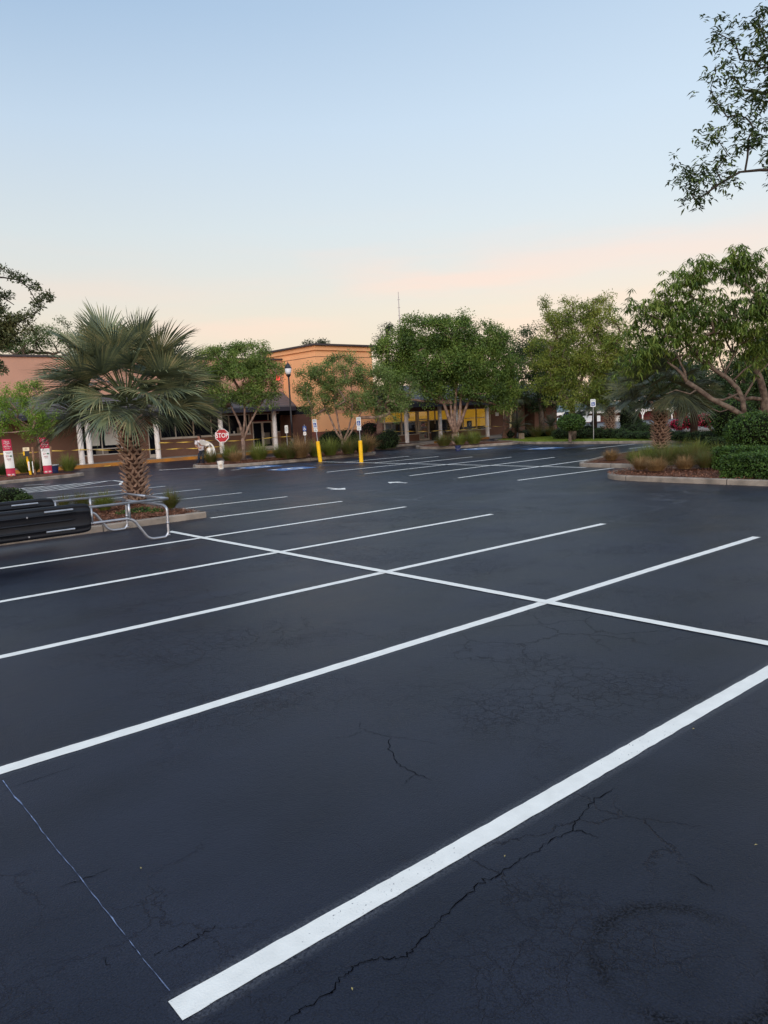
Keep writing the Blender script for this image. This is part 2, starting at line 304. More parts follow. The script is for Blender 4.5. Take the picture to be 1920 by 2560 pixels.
# shop glass: a clear pane that reflects a little
M_pane = bpy.data.materials.new('clear_glass'); M_pane.use_nodes = True; _n = M_pane.node_tree; _n.nodes.clear()
_t = _n.nodes.new('ShaderNodeBsdfTransparent'); _t.inputs[0].default_value = (.86, .87, .86, 1); _g = _n.nodes.new('ShaderNodeBsdfGlossy'); _g.inputs['Roughness'].default_value = .03
_m = _n.nodes.new('ShaderNodeMixShader'); _m.inputs[0].default_value = .07; _o = _n.nodes.new('ShaderNodeOutputMaterial')
_n.links.new(_t.outputs[0], _m.inputs[1]); _n.links.new(_g.outputs[0], _m.inputs[2]); _n.links.new(_m.outputs[0], _o.inputs['Surface'])
# metal roof with standing seams
def ribbed(M, axis, freq, depth):
    nt = M.node_tree; b = nt.nodes['Principled BSDF']; t = nt.nodes.new('ShaderNodeTexCoord'); wv = nt.nodes.new('ShaderNodeTexWave'); wv.wave_type = 'BANDS'; wv.bands_direction = axis
    wv.inputs['Scale'].default_value = freq; nt.links.new(t.outputs['Object'], wv.inputs['Vector']); bu = nt.nodes.new('ShaderNodeBump'); bu.inputs['Distance'].default_value = depth; bu.inputs['Strength'].default_value = 1
    nt.links.new(wv.outputs['Fac'], bu.inputs['Height']); nt.links.new(bu.outputs['Normal'], b.inputs['Normal'])
ribbed(M_roof, 'Z', 1.9, .05)
# ------------------------------------------------------------------ asphalt
def asphalt():
    M = bpy.data.materials.new('sealed_asphalt'); M.use_nodes = True; nt = M.node_tree; b = nt.nodes['Principled BSDF']; N = nt.nodes.new; Lk = nt.links.new
    def mth(op, a, c=None, d=None, clamp=False):
        n = N('ShaderNodeMath'); n.operation = op; n.use_clamp = clamp
        for i, x in enumerate((a, c, d)):
            if x is None: continue
            if isinstance(x, (int, float)): n.inputs[i].default_value = x
            else: Lk(x, n.inputs[i])
        return n.outputs[0]
    def rng_(x, a, c, lo=0., hi=1.):
        n = N('ShaderNodeMapRange'); n.inputs['From Min'].default_value = a; n.inputs['From Max'].default_value = c; n.inputs['To Min'].default_value = lo; n.inputs['To Max'].default_value = hi; n.clamp = True; Lk(x, n.inputs['Value']); return n.outputs[0]
    def noise(scale, det=4, vec=None, rough=.55):
        n = N('ShaderNodeTexNoise'); n.inputs['Scale'].default_value = scale; n.inputs['Detail'].default_value = det; n.inputs['Roughness'].default_value = rough; Lk(vec if vec is not None else pos, n.inputs['Vector']); return n
    g = N('ShaderNodeNewGeometry'); pos = g.outputs['Position']
    # distorted position for cracks
    dn = noise(1.3, 6, rough=.7); sub = N('ShaderNodeVectorMath'); sub.operation = 'SUBTRACT'; Lk(dn.outputs['Color'], sub.inputs[0]); sub.inputs[1].default_value = (.5, .5, .5)
    sc = N('ShaderNodeVectorMath'); sc.operation = 'SCALE'; Lk(sub.outputs[0], sc.inputs[0]); sc.inputs['Scale'].default_value = .55
    ad = N('ShaderNodeVectorMath'); Lk(pos, ad.inputs[0]); Lk(sc.outputs[0], ad.inputs[1]); dpos = ad.outputs[0]
    def vor(scale):
        v = N('ShaderNodeTexVoronoi'); v.feature = 'DISTANCE_TO_EDGE'; v.inputs['Scale'].default_value = scale; Lk(dpos, v.inputs['Vector']); return v.outputs['Distance']
    c1 = rng_(vor(1.5), .0, .010, 1, 0); c2 = rng_(vor(6.5), .0, .032, 1, 0); c3 = rng_(vor(15.), .0, .07, 1, 0); m3 = rng_(noise(.9, 4).outputs['Fac'], .47, .58)
    m1 = rng_(noise(.35, 3).outputs['Fac'], .50, .60); m2 = rng_(noise(.45, 5).outputs['Fac'], .47, .62)
    crack = mth('MAXIMUM', mth('MULTIPLY', c1, mth('MULTIPLY', m1, .55)), mth('MAXIMUM', mth('MULTIPLY', c2, mth('MULTIPLY', m2, .48)), mth('MULTIPLY', c3, mth('MULTIPLY', mth('MULTIPLY', m2, m3), .26))))
    # light filler lines where old cracks were sealed, mid lot only
    sx = N('ShaderNodeSeparateXYZ'); Lk(pos, sx.inputs[0])
    zone = mth('MULTIPLY', mth('MULTIPLY', rng_(sx.outputs['X'], 11.5, 13.5), rng_(sx.outputs['X'], 20.5, 18.5)), mth('MULTIPLY', rng_(sx.outputs['Y'], 5.5, 8), rng_(sx.outputs['Y'], 21, 18)))
    fil = mth('MULTIPLY', rng_(vor(.48), .0, .016, 1, 0), mth('MULTIPLY', zone, rng_(noise(.8).outputs['Fac'], .40, .6)))
    # turning-tyre scuff ring near the camera
    ring_c = np.array([2.62, 1.36]); dx = mth('SUBTRACT', sx.outputs['X'], float(ring_c[0])); dy = mth('SUBTRACT', sx.outputs['Y'], float(ring_c[1]))
    rr = mth('SQRT', mth('ADD', mth('MULTIPLY', dx, dx), mth('MULTIPLY', dy, dy)))
    ring = mth('SUBTRACT', 1., mth('MULTIPLY', mth('ABSOLUTE', mth('SUBTRACT', rr, .335)), 15.), clamp=True)
    ring = mth('MULTIPLY', ring, rng_(noise(75, 3).outputs['Fac'], .45, .56, .10, .9)); ring = mth('MULTIPLY', ring, rng_(noise(2.6).outputs['Fac'], .37, .52, .2, 1))
    big = noise(.22, 5).outputs['Fac']; med = noise(1.1, 5).outputs['Fac']; stv = N('ShaderNodeMapping'); stv.inputs['Scale'].default_value = (.25, 1.6, 1); Lk(pos, stv.inputs['Vector'])
    streak = noise(.6, 5, stv.outputs[0]).outputs['Fac']
    t = mth('ADD', mth('MULTIPLY', big, .45), mth('ADD', mth('MULTIPLY', med, .25), mth('MULTIPLY', streak, .3)))
    rp = N('ShaderNodeValToRGB'); e = rp.color_ramp.elements; e[0].position = .40; e[0].color = (.004, .0054, .0120, 1); e[1].position = .58; e[1].color = (.0175, .0200, .0325, 1); Lk(t, rp.inputs['Fac'])
    fine = noise(120, 3).outputs['Fac']; mm = N('ShaderNodeMix'); mm.data_type = 'RGBA'; mm.blend_type = 'MULTIPLY'; mm.inputs['Factor'].default_value = 1; Lk(rp.outputs['Color'], mm.inputs['A']); cf = N('ShaderNodeCombineColor'); fv = rng_(fine, .3, .7, .45, 1.6)
    for k in ('Red', 'Green', 'Blue'): Lk(fv, cf.inputs[k])
    Lk(cf.outputs[0], mm.inputs['B']); col = mm.outputs['Result']
    def over(col, fac, c):
        n = N('ShaderNodeMix'); n.data_type = 'RGBA'; Lk(fac, n.inputs['Factor']); Lk(col, n.inputs['A']); n.inputs['B'].default_value = (*c, 1); return n.outputs['Result']
    col = over(col, mth('MULTIPLY', crack, .85), (.003, .003, .005)); col = over(col, mth('MULTIPLY', fil, .6), (.09, .095, .11)); col = over(col, mth('MULTIPLY', ring, .9), (.0015, .0015, .002))
    for yv, x0_, st_ in ((2.49, 1., .34), (5.25, 1., .26), (8.05, 1., .18)):      # paint overspray beside the nearest lines
        dv = mth('ABSOLUTE', mth('SUBTRACT', mth('ADD', sx.outputs['Y'], mth('MULTIPLY', sx.outputs['X'], .01425)), yv+.0747)); hz = mth('MULTIPLY', rng_(dv, .062, .12, 1, 0), rng_(noise(60, 3).outputs['Fac'], .30, .75)); hz = mth('MULTIPLY', hz, mth('MULTIPLY', rng_(sx.outputs['X'], 1.0, 1.1), rng_(sx.outputs['X'], 12.3, 12.2)))
        col = over(col, mth('MULTIPLY', hz, st_), (.25, .25, .26))
    Lk(col, b.inputs['Base Color'])
    Lk(rng_(t, .36, .62, .30, .46), b.inputs['Roughness']); Lk(mth('MULTIPLY', mth('SUBTRACT', 1., mth('MAXIMUM', mth('MULTIPLY', crack, .95), mth('MULTIPLY', ring, .8)), clamp=True), .25), b.inputs['Specular IOR Level']); b.inputs['Specular Tint'].default_value = (.74, .84, 1., 1)
    hgt = mth('ADD', mth('MULTIPLY', noise(95, 4).outputs['Fac'], .9), mth('ADD', mth('MULTIPLY', noise(22, 3).outputs['Fac'], .5), mth('ADD', mth('MULTIPLY', crack, -1.6), mth('MULTIPLY', ring, -.5))))
    bu = N('ShaderNodeBump'); bu.inputs['Strength'].default_value = .8; bu.inputs['Distance'].default_value = .006; Lk(hgt, bu.inputs['Height']); Lk(bu.outputs['Normal'], b.inputs['Normal'])
    return M
M_asph = asphalt()
M_ground = mat('rough_ground', S(112,106,92), .95, .1, .2, .3)
# ------------------------------------------------------------------ ground and markings
def struct(name, V, Fc, m, **k): return tag(obj(name, V, Fc, m, **k), kind='structure')
def sheet(name, x0, y0, x1, y1, z, m): return struct(name, [(x0,y0,z),(x1,y0,z),(x1,y1,z),(x0,y1,z)], [(0,1,2,3)], m)
sheet('ground', -900, -900, 900, 900, -.03, M_ground)
sheet('parking_lot', -60, -60, 140, 140, 0, M_asph)
def line(a, b, wd=.125, z=.004, m=None, name='painted_line', jit=.0018):
    a, b = np.array(a[:2], float), np.array(b[:2], float); L = np.linalg.norm(b-a); n = max(2, min(int(L/.06), 160)); d = (b-a)/L; p = np.array([-d[1], d[0]]); V = []; Fc = []
    j0 = rng.normal(0, jit, n+1); j1 = rng.normal(0, jit, n+1); wob = np.interp(np.linspace(0, 1, n+1), np.linspace(0, 1, 12), rng.normal(0, .003, 12))
    for i in range(n+1):
        c = a + d*L*i/n + p*wob[i]
        q0 = c + p*(wd/2+j0[i]); q1 = c - p*(wd/2+j1[i]); V += [(*q0, z), (*q1, z)]
    for i in range(n): Fc.append((2*i, 2*i+1, 2*i+3, 2*i+2))
    return struct(name, V, Fc, m or M_paint)
VL = [2.49, 5.25, 8.05, 10.80, 13.55, 16.12, 18.75, 21.35, 24.15, 26.95]
for i, v in enumerate(VL):
    u0 = 1.03 if i < 5 else 8.62
    if i >= 8: u0 = 1.2
    if i == 5: u0 = 8.50
    line((u0, v + (.06 if i < 5 else .12)), (12.26, v - (.10 if i < 5 else .16)))
line((1.03, -.27), (12.26, -.27)); line((1.03, -3.03), (12.26, -3.03))
line((6.87, -6), (6.87, 15.0), z=.008)
# row beyond the lane
far = [((23.45, 30.2), G(1023,1140.5)), ((23.45, 27.9), G(1095.8,1141.4)), (G(816,1180.6), G(1181.8,1142.2)), (G(911.5,1184.9), G(1278.3,1142.9)), (G(1023.7,1189.6), G(1386.3,1143.3)), (G(1146,1195), G(1507,1144.5)), (G(1295,1201), G(1535,1170)), (G(1467,1123), G(1588,1110)), (G(1571.6,1122), (37.8, 20.6))]
for a, b in far: line(a, b)
line(G(804.6,1154.8), G(1465.4,1169.2), z=.008)
# hatched no-parking block by the far kerb
tl, tr_, rt_, br, bl = G(-30,1228)[:2], G(283,1201.5)[:2], G(305,1204)[:2], G(300,1212)[:2], G(-30,1240)[:2]
for a, b in ((tl, tr_), (tr_, rt_), (rt_, br), (br, bl)): line(a, b, .11)
for k in range(7):
    t0 = -.28+.13*k; a = bl+(br-bl)*t0; b = tl+(tr_-tl)*min(1, t0+.46); line(a + (b-a)*.03, b - (b-a)*.03, .11, z=.008)
line(G(60,1213.5), G(126,1210), .12); line(G(398,1175.5), G(498,1169.5), .2); line(G(578,1175.5), G(602,1174), .12)
# small direction arrows in the lane
def arrow(name, a, b):
    a, b = a[:2], b[:2]; d = b-a; L = np.linalg.norm(d); d /= L; p = np.array([-d[1], d[0]]); P = lambda s, t: (*(a+d*s*L+p*t), .004)
    struct(name, [P(0,-.06), P(.55,-.06), P(.55,-.30), P(1,0), P(.55,.30), P(.55,.06), P(0,.06)], [(0,1,5,6), (1,2,3,4,5)], M_paint)
arrow('painted_arrow', G(818,1220), G(864,1224)); arrow('painted_arrow', G(1018,1207.5), G(969,1205.5))
def pad(cx, cy, s=1.25):
    sheet('blue_marking', cx-s, cy-s*.8, cx+s, cy+s*.8, .004, M_blue)
    mb = MB(); z = .008
    ring = [(cx+.15+.42*math.cos(t), cy-.1+.42*math.sin(t)) for t in np.linspace(.6, 5.2, 22)]; ring2 = [(cx+.15+.27*math.cos(t), cy-.1+.27*math.sin(t)) for t in np.linspace(.6, 5.2, 22)]
    for i in range(21): mb.add([(*ring[i], z), (*ring[i+1], z), (*ring2[i+1], z), (*ring2[i], z)], [(0,1,2,3)])
    mb.add([(cx-.35, cy+.25, z), (cx-.35, cy+.42, z), (cx+.3, cy+.42, z), (cx+.3, cy+.25, z)], [(0,3,2,1)])
    mb.add([(cx-.75+.16*math.cos(t), cy+.33+.16*math.sin(t), z) for t in np.linspace(0, 2*PI, 13)[:-1]], [tuple(range(12))])
    mb.add([(cx+.25, cy+.3, z), (cx+.3, cy-.45, z), (cx+.45, cy-.45, z), (cx+.42, cy+.3, z)], [(0,1,2,3)])
    struct('wheelchair_marking', mb.V, mb.F, M_paint)
for px, py in ((648,1167.5), (730,1171.8), (1195,1122), (1360,1121)):
    g = G(px, py); pad(g[0], g[1], .95)
for a, b in (((690,1163),(800,1157)), ((690,1166),(810,1160)), ((700,1170),(905,1158)), ((1240,1122),(1300,1114)), ((1270,1122.5),(1330,1114)), ((1300,1123),(1345,1116)), ((1378,1124),(1486,1113))):
    line(G(*a), G(*b), .1, m=M_blue)
# chalk snap line and long cracks close to the camera
M_chalk = mat('chalk', S(132,146,176), .9, .1, .5, 14, col2=S(60,68,88))
line(G(5,1952), G(425,2478), .0042, z=.003, m=M_chalk, name='chalk_line', jit=.0015)
M_crack = mat('crack_dark', (.002, .002, .003), 1., 0., .1)
def crackline(pts, wd):
    P = [G(x, y)[:2] for x, y in pts]; Q = []
    for i in range(len(P)-1):
        for k in range(7): Q.append(P[i] + (P[i+1]-P[i])*k/7 + rng.normal(0, .007, 2))
    Q.append(P[-1]); V = []; Fc = []
    for i, q in enumerate(Q):
        d = Q[min(i+1, len(Q)-1)]-Q[max(i-1, 0)]; d /= np.linalg.norm(d)+1e-9; p = np.array([-d[1], d[0]]); ww = wd*(.35+rng.random())*min(1, .3+min(i, len(Q)-1-i)/6)
        V += [(*(q+p*ww), .0025), (*(q-p*ww), .0025)]
    for i in range(len(Q)-1): Fc.append((2*i, 2*i+1, 2*i+3, 2*i+2))
    struct('asphalt_crack', V, Fc, M_crack)
z5 = lambda x, y: (640+x/2.592, 1900+y/2.592); z6 = lambda x, y: (1280+x/2.592, 1900+y/2.592); z2 = lambda x, y: (640+x/2.592, 1260+y/2.592); z4 = lambda x, y: (x/2.592, 1900+y/2.592)
crackline([z6(685,178), z6(520,270), z6(450,360), z6(385,460), z6(250,520), z6(130,610), z6(0,670), z5(1560,765), z5(1480,780), z5(1370,870), z5(1200,1020), z5(1080,1160), z5(1010,1235), z5(885,1295), z5(770,1285), z5(640,1340), z5(540,1420), z5(480,1510), z5(300,1610), z5(180,1710)], .0024)
crackline([z6(385,460), z6(440,455), z6(560,510)], .0025)
crackline([z2(860,1490), z2(870,1590), z2(905,1660), z2(940,1700), z2(1040,1750), z2(1140,1790)], .0022)
crackline([z2(680,1410), z2(670,1450), z2(760,1490), z2(870,1510), z2(980,1520), z2(1170,1555)], .0014)
crackline([z2(470,1530), z2(600,1510), z2(680,1470)], .0014); crackline([z2(1040,1750), z2(980,1790), z2(970,1815)], .0016)
crackline([z4(1090,1250), z4(1270,1155), z4(1395,1075)], .003); crackline([z4(985,1275), z4(1065,1230)], .0025); crackline([z4(370,830), z4(520,780), z4(720,700)], .0022)
crackline([z4(660,1275), z4(715,1350)], .0025); crackline([z4(0,210), z4(250,120), z4(560,20)], .002)
crackline([z6(1160,740), z6(1230,790), z6(1320,850)], .002)
# ------------------------------------------------------------------ kerbed planting islands
def smooth_poly(P, it=2, sharp=()):
    P = [np.array(p, float) for p in P]
    for _ in range(it):
        Q = []
        for i in range(len(P)):
            a, b = P[i], P[(i+1) % len(P)]; Q += [a*.75+b*.25, a*.25+b*.75]
        P = Q
    return P
def island(P, h=.15, wd=.16, it=2, fill='mulch_bed', fm=None, mound=.12):
    P = smooth_poly(P, it); n = len(P); c = sum(P)/n
    # orient counter-clockwise and offset inwards
    A = sum(P[i][0]*P[(i+1) % n][1]-P[(i+1) % n][0]*P[i][1] for i in range(n))
    if A < 0: P = P[::-1]
    def inset(d):
        R = []
        for i in range(n):
            t = P[(i+1) % n]-P[i-1]; t /= np.linalg.norm(t)+1e-9; R.append(P[i] + d*np.array([-t[1], t[0]]))
        return R
    rows = [(P, -.02), (P, h-.025), (inset(.025), h), (inset(wd), h), (inset(wd), h-.06)]
    V = []; Fc = []
    for Q, z in rows: V += [(*q, z) for q in Q]
    for r in range(4):
        for i in range(n):
            j = (i+1) % n; Fc.append((r*n+i, r*n+j, (r+1)*n+j, (r+1)*n+i))
    k = struct('kerb', V, Fc, M_kerb)
    I0, I1 = inset(wd-.005), inset(wd+.35); V = [(*q, h-.05) for q in I0] + [(*q, h-.03+mound*.6) for q in I1] + [(*(q*.5+c*.5), h-.03+mound) for q in I1] + [(*c, h-.02+mound)]
    Fc = []
    for r in range(2):
        for i in range(n):
            j = (i+1) % n; Fc.append((r*n+i, r*n+j, (r+1)*n+j, (r+1)*n+i))
    for i in range(n): Fc.append((2*n+i, 2*n+(i+1) % n, 3*n))
    b = struct(fill, V, Fc, fm or M_mulch, smooth=True)
    return P
M_lawnbase = mat('lawn_soil', S(96,112,40), .95, .1, .2, 2, bump=.8, bscale=80)
ISL = {}
ISL['palm'] = island([(-3,16.42),(-3,16.42),(8.45,16.42),(8.5,16.42),(8.5,16.47),(8.5,20.6),(8.2,21.6),(-3,21.6)], it=2, mound=.05)
ISL['banner'] = island([(2,36.2),(9,36.95),(11.5,37.55),(13.0,38.0),(13.5,38.5),(12.6,39.6),(9,40.4),(2,40.4)])
ISL['stop'] = island([(18.4,36.4),(18.7,35.2),(19.4,34.3),(20.8,33.95),(24.5,33.85),(28.4,33.85),(29.2,34.3),(29.4,36),(28.5,38.4),(20,38.4),(18.7,37.4)], mound=.06)
ISL['big'] = island([(33.5,34.2),(34.4,33.1),(36.5,32.1),(38.3,31.5),(39.6,31.8),(40.2,33.5),(40,36.5),(38.5,38.3),(36,38),(34.2,36.4)], mound=.06)
ISL['lawn'] = island([(38.75,31.0),(38.5,28),(38.6,24),(39,20),(39,8),(48,8),(49,28),(48,34),(46,37.5),(43,37.6),(40.6,33.6)], fill='lawn', fm=M_lawnbase, mound=.05)
ISL['mid'] = island([(23.7,16.5),(23.65,15.7),(23.4,10),(23.4,-4),(34,-4),(34,16.5),(31.5,18.1),(28.5,18.1),(25,17.0)], mound=.12)
ISL['near'] = island([(19.75,12.6),(19.6,11.5),(19.55,8),(19.5,-4),(23.0,-4),(23.0,12.6),(22.2,13.4),(20.7,13.3)], mound=.04)
# pavements along the shops
def slab(name, x0, y0, x1, y1, z, m):
    mb = MB().box((x0, y0, -.02), (x1, y1, z)); return struct(name, mb.V, mb.F, m)
slab('pavement', -30, 46.05, 31.6, 48.4, .2, M_walk); slab('pavement', 36.5, 40.8, 62, 43.5, .165, M_walk)
mb = MB().box((-30, 45.9, -.02), (31.55, 46.048, .203)); struct('kerb', mb.V, mb.F, M_kerbylw)
mb = MB().box((40.4, 40.62, -.02), (46.5, 40.798, .168)); struct('kerb', mb.V, mb.F, M_kerbylw)
ISL['shop'] = island([(29.5,42.8),(30.2,41.6),(33,40.9),(36,40.3),(38.8,40.3),(39.3,40.7),(38,41.6),(36.5,41.8),(36.4,43.3),(30,43.3)], it=1, mound=.1)
ISL['wing'] = island([(47.3,40.6),(47.3,37.9),(50,37.6),(56,39),(62,39.5),(62,40.7)], it=1, mound=.1)
# ------------------------------------------------------------------ left shop building
WV = 48.4
U = lambda x, y: PV(x, y, WV)[0]
B = thing('shop_building', 'long salmon and brown shop with grey sloped canopy, behind the big palm', 'building', (5, 48, 0))
lw = MB(); up = MB()
spans = [(-30, U(205,1110), None), (U(205,1110), U(314,1105), (.62, 2.75)), (U(314,1105), U(371,1100), None), (U(371,1100), U(396,1100), (.22, 2.3)), (U(396,1100), U(402,1100), None), (U(402,1095), U(627,1085), (1.44, 2.85)), (U(627,1085), U(632,1085), None), (U(632,1085), U(683,1080), (.22, 2.85)), (U(683,1080), U(689,1080), None), (U(689,1080), U(714,1075), (1.42, 2.85)), (U(714,1075), 31.7, None)]
for a, b, hole in spans:
    if hole is None: lw.box((a, WV, 0), (b, WV+.3, 4.3))
    else:
        if hole[0] > .3: lw.box((a, WV+.002, 0), (b, WV+.298, hole[0]))
        lw.box((a, WV+.002, hole[1]), (b, WV+.298, 4.3))
lw.build('wall', M_brown, B)
MB().box((-30, 47.6, 4.302), (31.69, 70, 6.68)).build('parapet', M_salmon, B)
MB().box((-30.05, 47.5, 6.682), (31.69, 70.05, 6.80)).build('coping', M_cap, B)
V = [(-30,46.02,3.32),(31.6,46.02,3.32),(31.6,47.62,4.36),(-30,47.62,4.36),(-30,46.02,3.25),(31.6,46.02,3.25),(31.6,47.62,4.25),(-30,47.62,4.25)]
rf = obj('canopy_roof', V, [(0,1,2,3),(7,6,5,4),(0,4,5,1),(1,5,6,2),(2,6,7,3),(3,7,4,0)], M_roof, B)
MB().box((-30, 46.0, 2.96), (31.62, 46.12, 3.249)).build('fascia', M_fascia, B)
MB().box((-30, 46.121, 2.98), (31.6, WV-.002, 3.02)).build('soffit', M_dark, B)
M_pier = M_white
def column(x, y, v, z0, z1, parent, r=.165):
    u = PV(x, y, v)[0]
    return MB().lathe((u, v, 0), [(r*1.0, z0), (r*1.03, z0+.12), (r, z0+.14), (r*.98, z1-.1), (r*1.02, z1-.09), (r*1.02, z1)], 20).build('column', M_white, parent, smooth=False)
for x, y in ((200.5,1100), (221.5,1100), (393.5,1105), (553,1090), (687.5,1080)): column(x, y, 46.75, .2, 2.98, B)
def window(a, b, z0, z1, v, parent, mull=(), rails=(), name='window', pm=None, fr=.06, frame=True):
    p = MB().box((a+.01, v+.10, z0+.01), (b-.01, v+.12, z1-.01)).build(name, pm or M_glass, parent)
    if frame:
        f = MB(); t = fr; y0, y1 = v+.02, v+.16
        f.box((a, y0, z0), (b, y1, z0+t)); f.box((a, y0, z1-t), (b, y1, z1)); f.box((a, y0+.002, z0+t), (a+t, y1-.002, z1-t)); f.box((b-t, y0+.002, z0+t), (b, y1-.002, z1-t))
        for x in mull: f.box((x-t/2, y0+.004, z0+t), (x+t/2, y1-.004, z1-t))
        for z in rails: f.box((a+t, y0+.006, z-t/2), (b-t, y1-.006, z+t/2))
        f.build('frame', M_frame, p)
    return p
def poster(x0, y0, x1, y1, v, parent, m=None, lines=0, hd=None):
    a, za = PV(x0, y0, v); b, zb = PV(x1, y1, v)
    p = MB().box((a, v, zb), (b, v+.004, za)).build('poster', m or M_paper, parent); k = MB()
    for i in range(lines):
        z = za-(za-zb)*(.12+.8*i/max(1, lines)); L = (b-a)*(.35+.4*random.random()); x = a+(b-a)*(.1+.1*random.random()); k.box((x, v-.003, z), (x+L, v-.001, z+(za-zb)*.025))
    if lines: k.build('print', mat('print_grey', S(150,142,136), .8), p)
    if hd: text('lettering', hd, (za-zb)*.12, M_redink, (a+(b-a)*.25, v-.004, zb+(za-zb)*.52), (1,0,0), (0,0,1), p, .001)
    return p
s = {i: sp for i, sp in enumerate(spans)}
wA = window(s[1][0], s[1][1], .62, 2.75, WV, B, mull=(U(255,1100), U(304,1100)), rails=(1.02,))
poster(213,1062,250,1114, WV+.085, wA, ); poster(258,1056,303,1111, WV+.085, wA, hd='WE.'); poster(240,1126,272,1140, WV+.085, wA, mat('faded_poster', S(120,108,98), .8))
def door(a, b, z0, z1, v, parent, leaves=2):
    d = MB().box((a+.02, v+.10, z0), (b-.02, v+.12, z1)).build('door', M_glass, parent); f = MB(); t = .075; y0, y1 = v+.015, v+.165
    f.box((a, y0, z1-.1), (b, y1, z1)); wL = (b-a)/leaves
    for k in range(leaves):
        x0, x1 = a+k*wL, a+(k+1)*wL; f.box((x0+.003, y0+.004, z0+.22), (x0+t, y1-.004, z1-.1)); f.box((x1-t, y0+.004, z0+.22), (x1-.003, y1-.004, z1-.1)); f.box((x0+.003, y0+.002, z0), (x1-.003, y1-.002, z0+.22))
    f.build('frame', M_frame, d)
    for k in range(leaves):
        x = a+(k+1)*wL-t*1.6 if k % 2 == 0 else a+k*wL+t*1.6
        MB().tube([(x, v-.01, z0+.95), (x, v-.01, z0+1.25)], .015, 6).build('handle', M_galv, d)
    return d
door(s[3][0], s[3][1], .22, 2.3, WV, B, 1)
wW = window(s[5][0], s[5][1], 1.44, 2.85, WV, B, mull=[U(x,1080) for x in (440,485,530,575,618)])
MB().box((s[5][0], WV-.05, 1.37), (s[5][1], WV+.001, 1.438)).build('sill', M_frame, B)
poster(583,1078,588,1087, WV+.085, wW); poster(592,1069,610,1089, WV+.085, wW, mat('tan_poster', S(128,114,98), .8))
window(s[7][0], s[7][1], 2.28, 2.85, WV, B, mull=(U(672,1060),))
dC = door(s[7][0]+.02, s[7][1]-.02, .22, 2.27, WV, B, 2); poster(657,1082,676,1110, WV+.085, dC, mat('brown_poster', S(96,88,78), .8))
MB().box((s[7][0], WV-.03, 2.27), (s[7][1]-.05, WV-.005, 2.34)).build('door_trim', mat('red_garland', S(110,36,44), .8), B)
wD = window(s[9][0], s[9][1], 1.42, 2.85, WV, B); poster(700,1069,708,1077, WV+.085, wD, mat('box_print', S(150,126,112), .8))
sg = thing('shop_sign', 'glowing red channel letters on the salmon wall left of the lamp post', 'sign', (PV(690,943,47.6)[0], 47.55, 5.2))
M_neon = mat('lit_red_letters', S(230,70,70), .4, emit=S(255,90,80), estr=.8)
u_, z_ = PV(692, 944, 47.55); text('lettering', 'ds', .62, M_neon, (u_, 47.56, z_), (1,0,0), (0,0,1), sg, .03, bold=.012)
# ------------------------------------------------------------------ orange corner tower
T = thing('corner_tower', 'square peach stucco tower with dark coping and brick base, behind the lamp post', 'building', (33, 45, 0))
U0, U1, TV = 31.7, 36.85, 43.4
MB().box((U0, TV, 0), (U1, 50, 7.02)).build('wall', M_peach, T)
MB().box((U0-.13, TV-.13, 7.022), (U1+.13, 50.13, 7.33)).build('cornice', M_peach, T)
MB().box((U0-.32, TV-.32, 7.332), (U1+.32, 50.3, 7.45)).build('coping', M_cap, T)
MB().box((U0-.012, TV-.012, 6.56), (U1+.012, 49.9, 6.60)).build('groove_shade_band', mat('groove_shade', S(120,82,62), .9), T)  # proud strip; the shade of a recessed line is put into its colour
a, _ = PV(828, 900, TV); b, _ = PV(893, 900, TV); MB().box((a, TV-.03, 2.6), (b, TV-.002, 6.5)).build('raised_panel', mat('panel_peach', S(204,146,112), .9, .2, .05), T)
MB().box((U0-.035, TV-.035, 0), (U1+.02, TV+.9, 1.36)).build('brick_base', M_brick, T)
MB().box((U0-.02, TV+.92, 0), (U0-.002, 48.38, 2.62)).build('side_panel', M_dbrown, T)
MB().box((U0-.012, TV+.95, 2.63), (U0-.001, 48.38, 3.2)).build('opening_shade_panel', M_dark, T)  # flat panel; its dark colour stands for the shade in the opening
# ------------------------------------------------------------------ right shop wing
R = thing('shop_wing', 'low brown shop wing with yellow lit windows behind the big round tree', 'building', (47, 43.5, 0))
RV = 43.5; X = lambda x, y=1060: PV(x, y, RV)[0]
rsp = [(36.88, X(938), None), (X(938), X(1047), (.68, 2.5)), (X(1047), X(1073), (.18, 2.5)), (X(1073), X(1228), (.7, 2.5)), (X(1228), X(1259), None), (X(1259), X(1291), (.62, 2.5)), (X(1291), X(1312), None), (X(1337), X(1350), None), (X(1362), 59.5, None)]
rw = MB()
for a, b, hole in rsp:
    if hole is None: rw.box((a, RV, 0), (b, RV+.3, 3.0))
    else:
        if hole[0] > .3: rw.box((a, RV+.002, 0), (b, RV+.298, hole[0]))
        rw.box((a, RV+.002, hole[1]), (b, RV+.298, 3.0))
rw.box((X(1312)-.3, RV+.302, 0), (X(1312)-.002, 56, 3.0)); rw.box((X(1337)+.002, RV+.302, 0), (X(1337)+.3, 56, 3.0)); rw.box((59.2, RV+.302, 0), (59.5, 56, 3.0))
rw.box((36.88, 56.002, 0), (X(1312), 56.3, 3.0)); rw.box((X(1337), 56.002, 0), (59.5, 56.3, 3.0)); rw.box((36.88, RV+.302, 0), (37.0, 56, 3.0))
rw.build('wall', M_brown, R)
MB().box((36.88, RV+.002, 3.002), (59.6, 56.4, 4.35)).build('roof', M_fascia, R)
V = [(36.9,40.75,3.2),(60,40.75,3.2),(60,RV,4.5),(36.9,RV,4.5),(36.9,40.75,3.12),(60,40.75,3.12),(60,RV,4.36),(36.9,RV,4.36)]
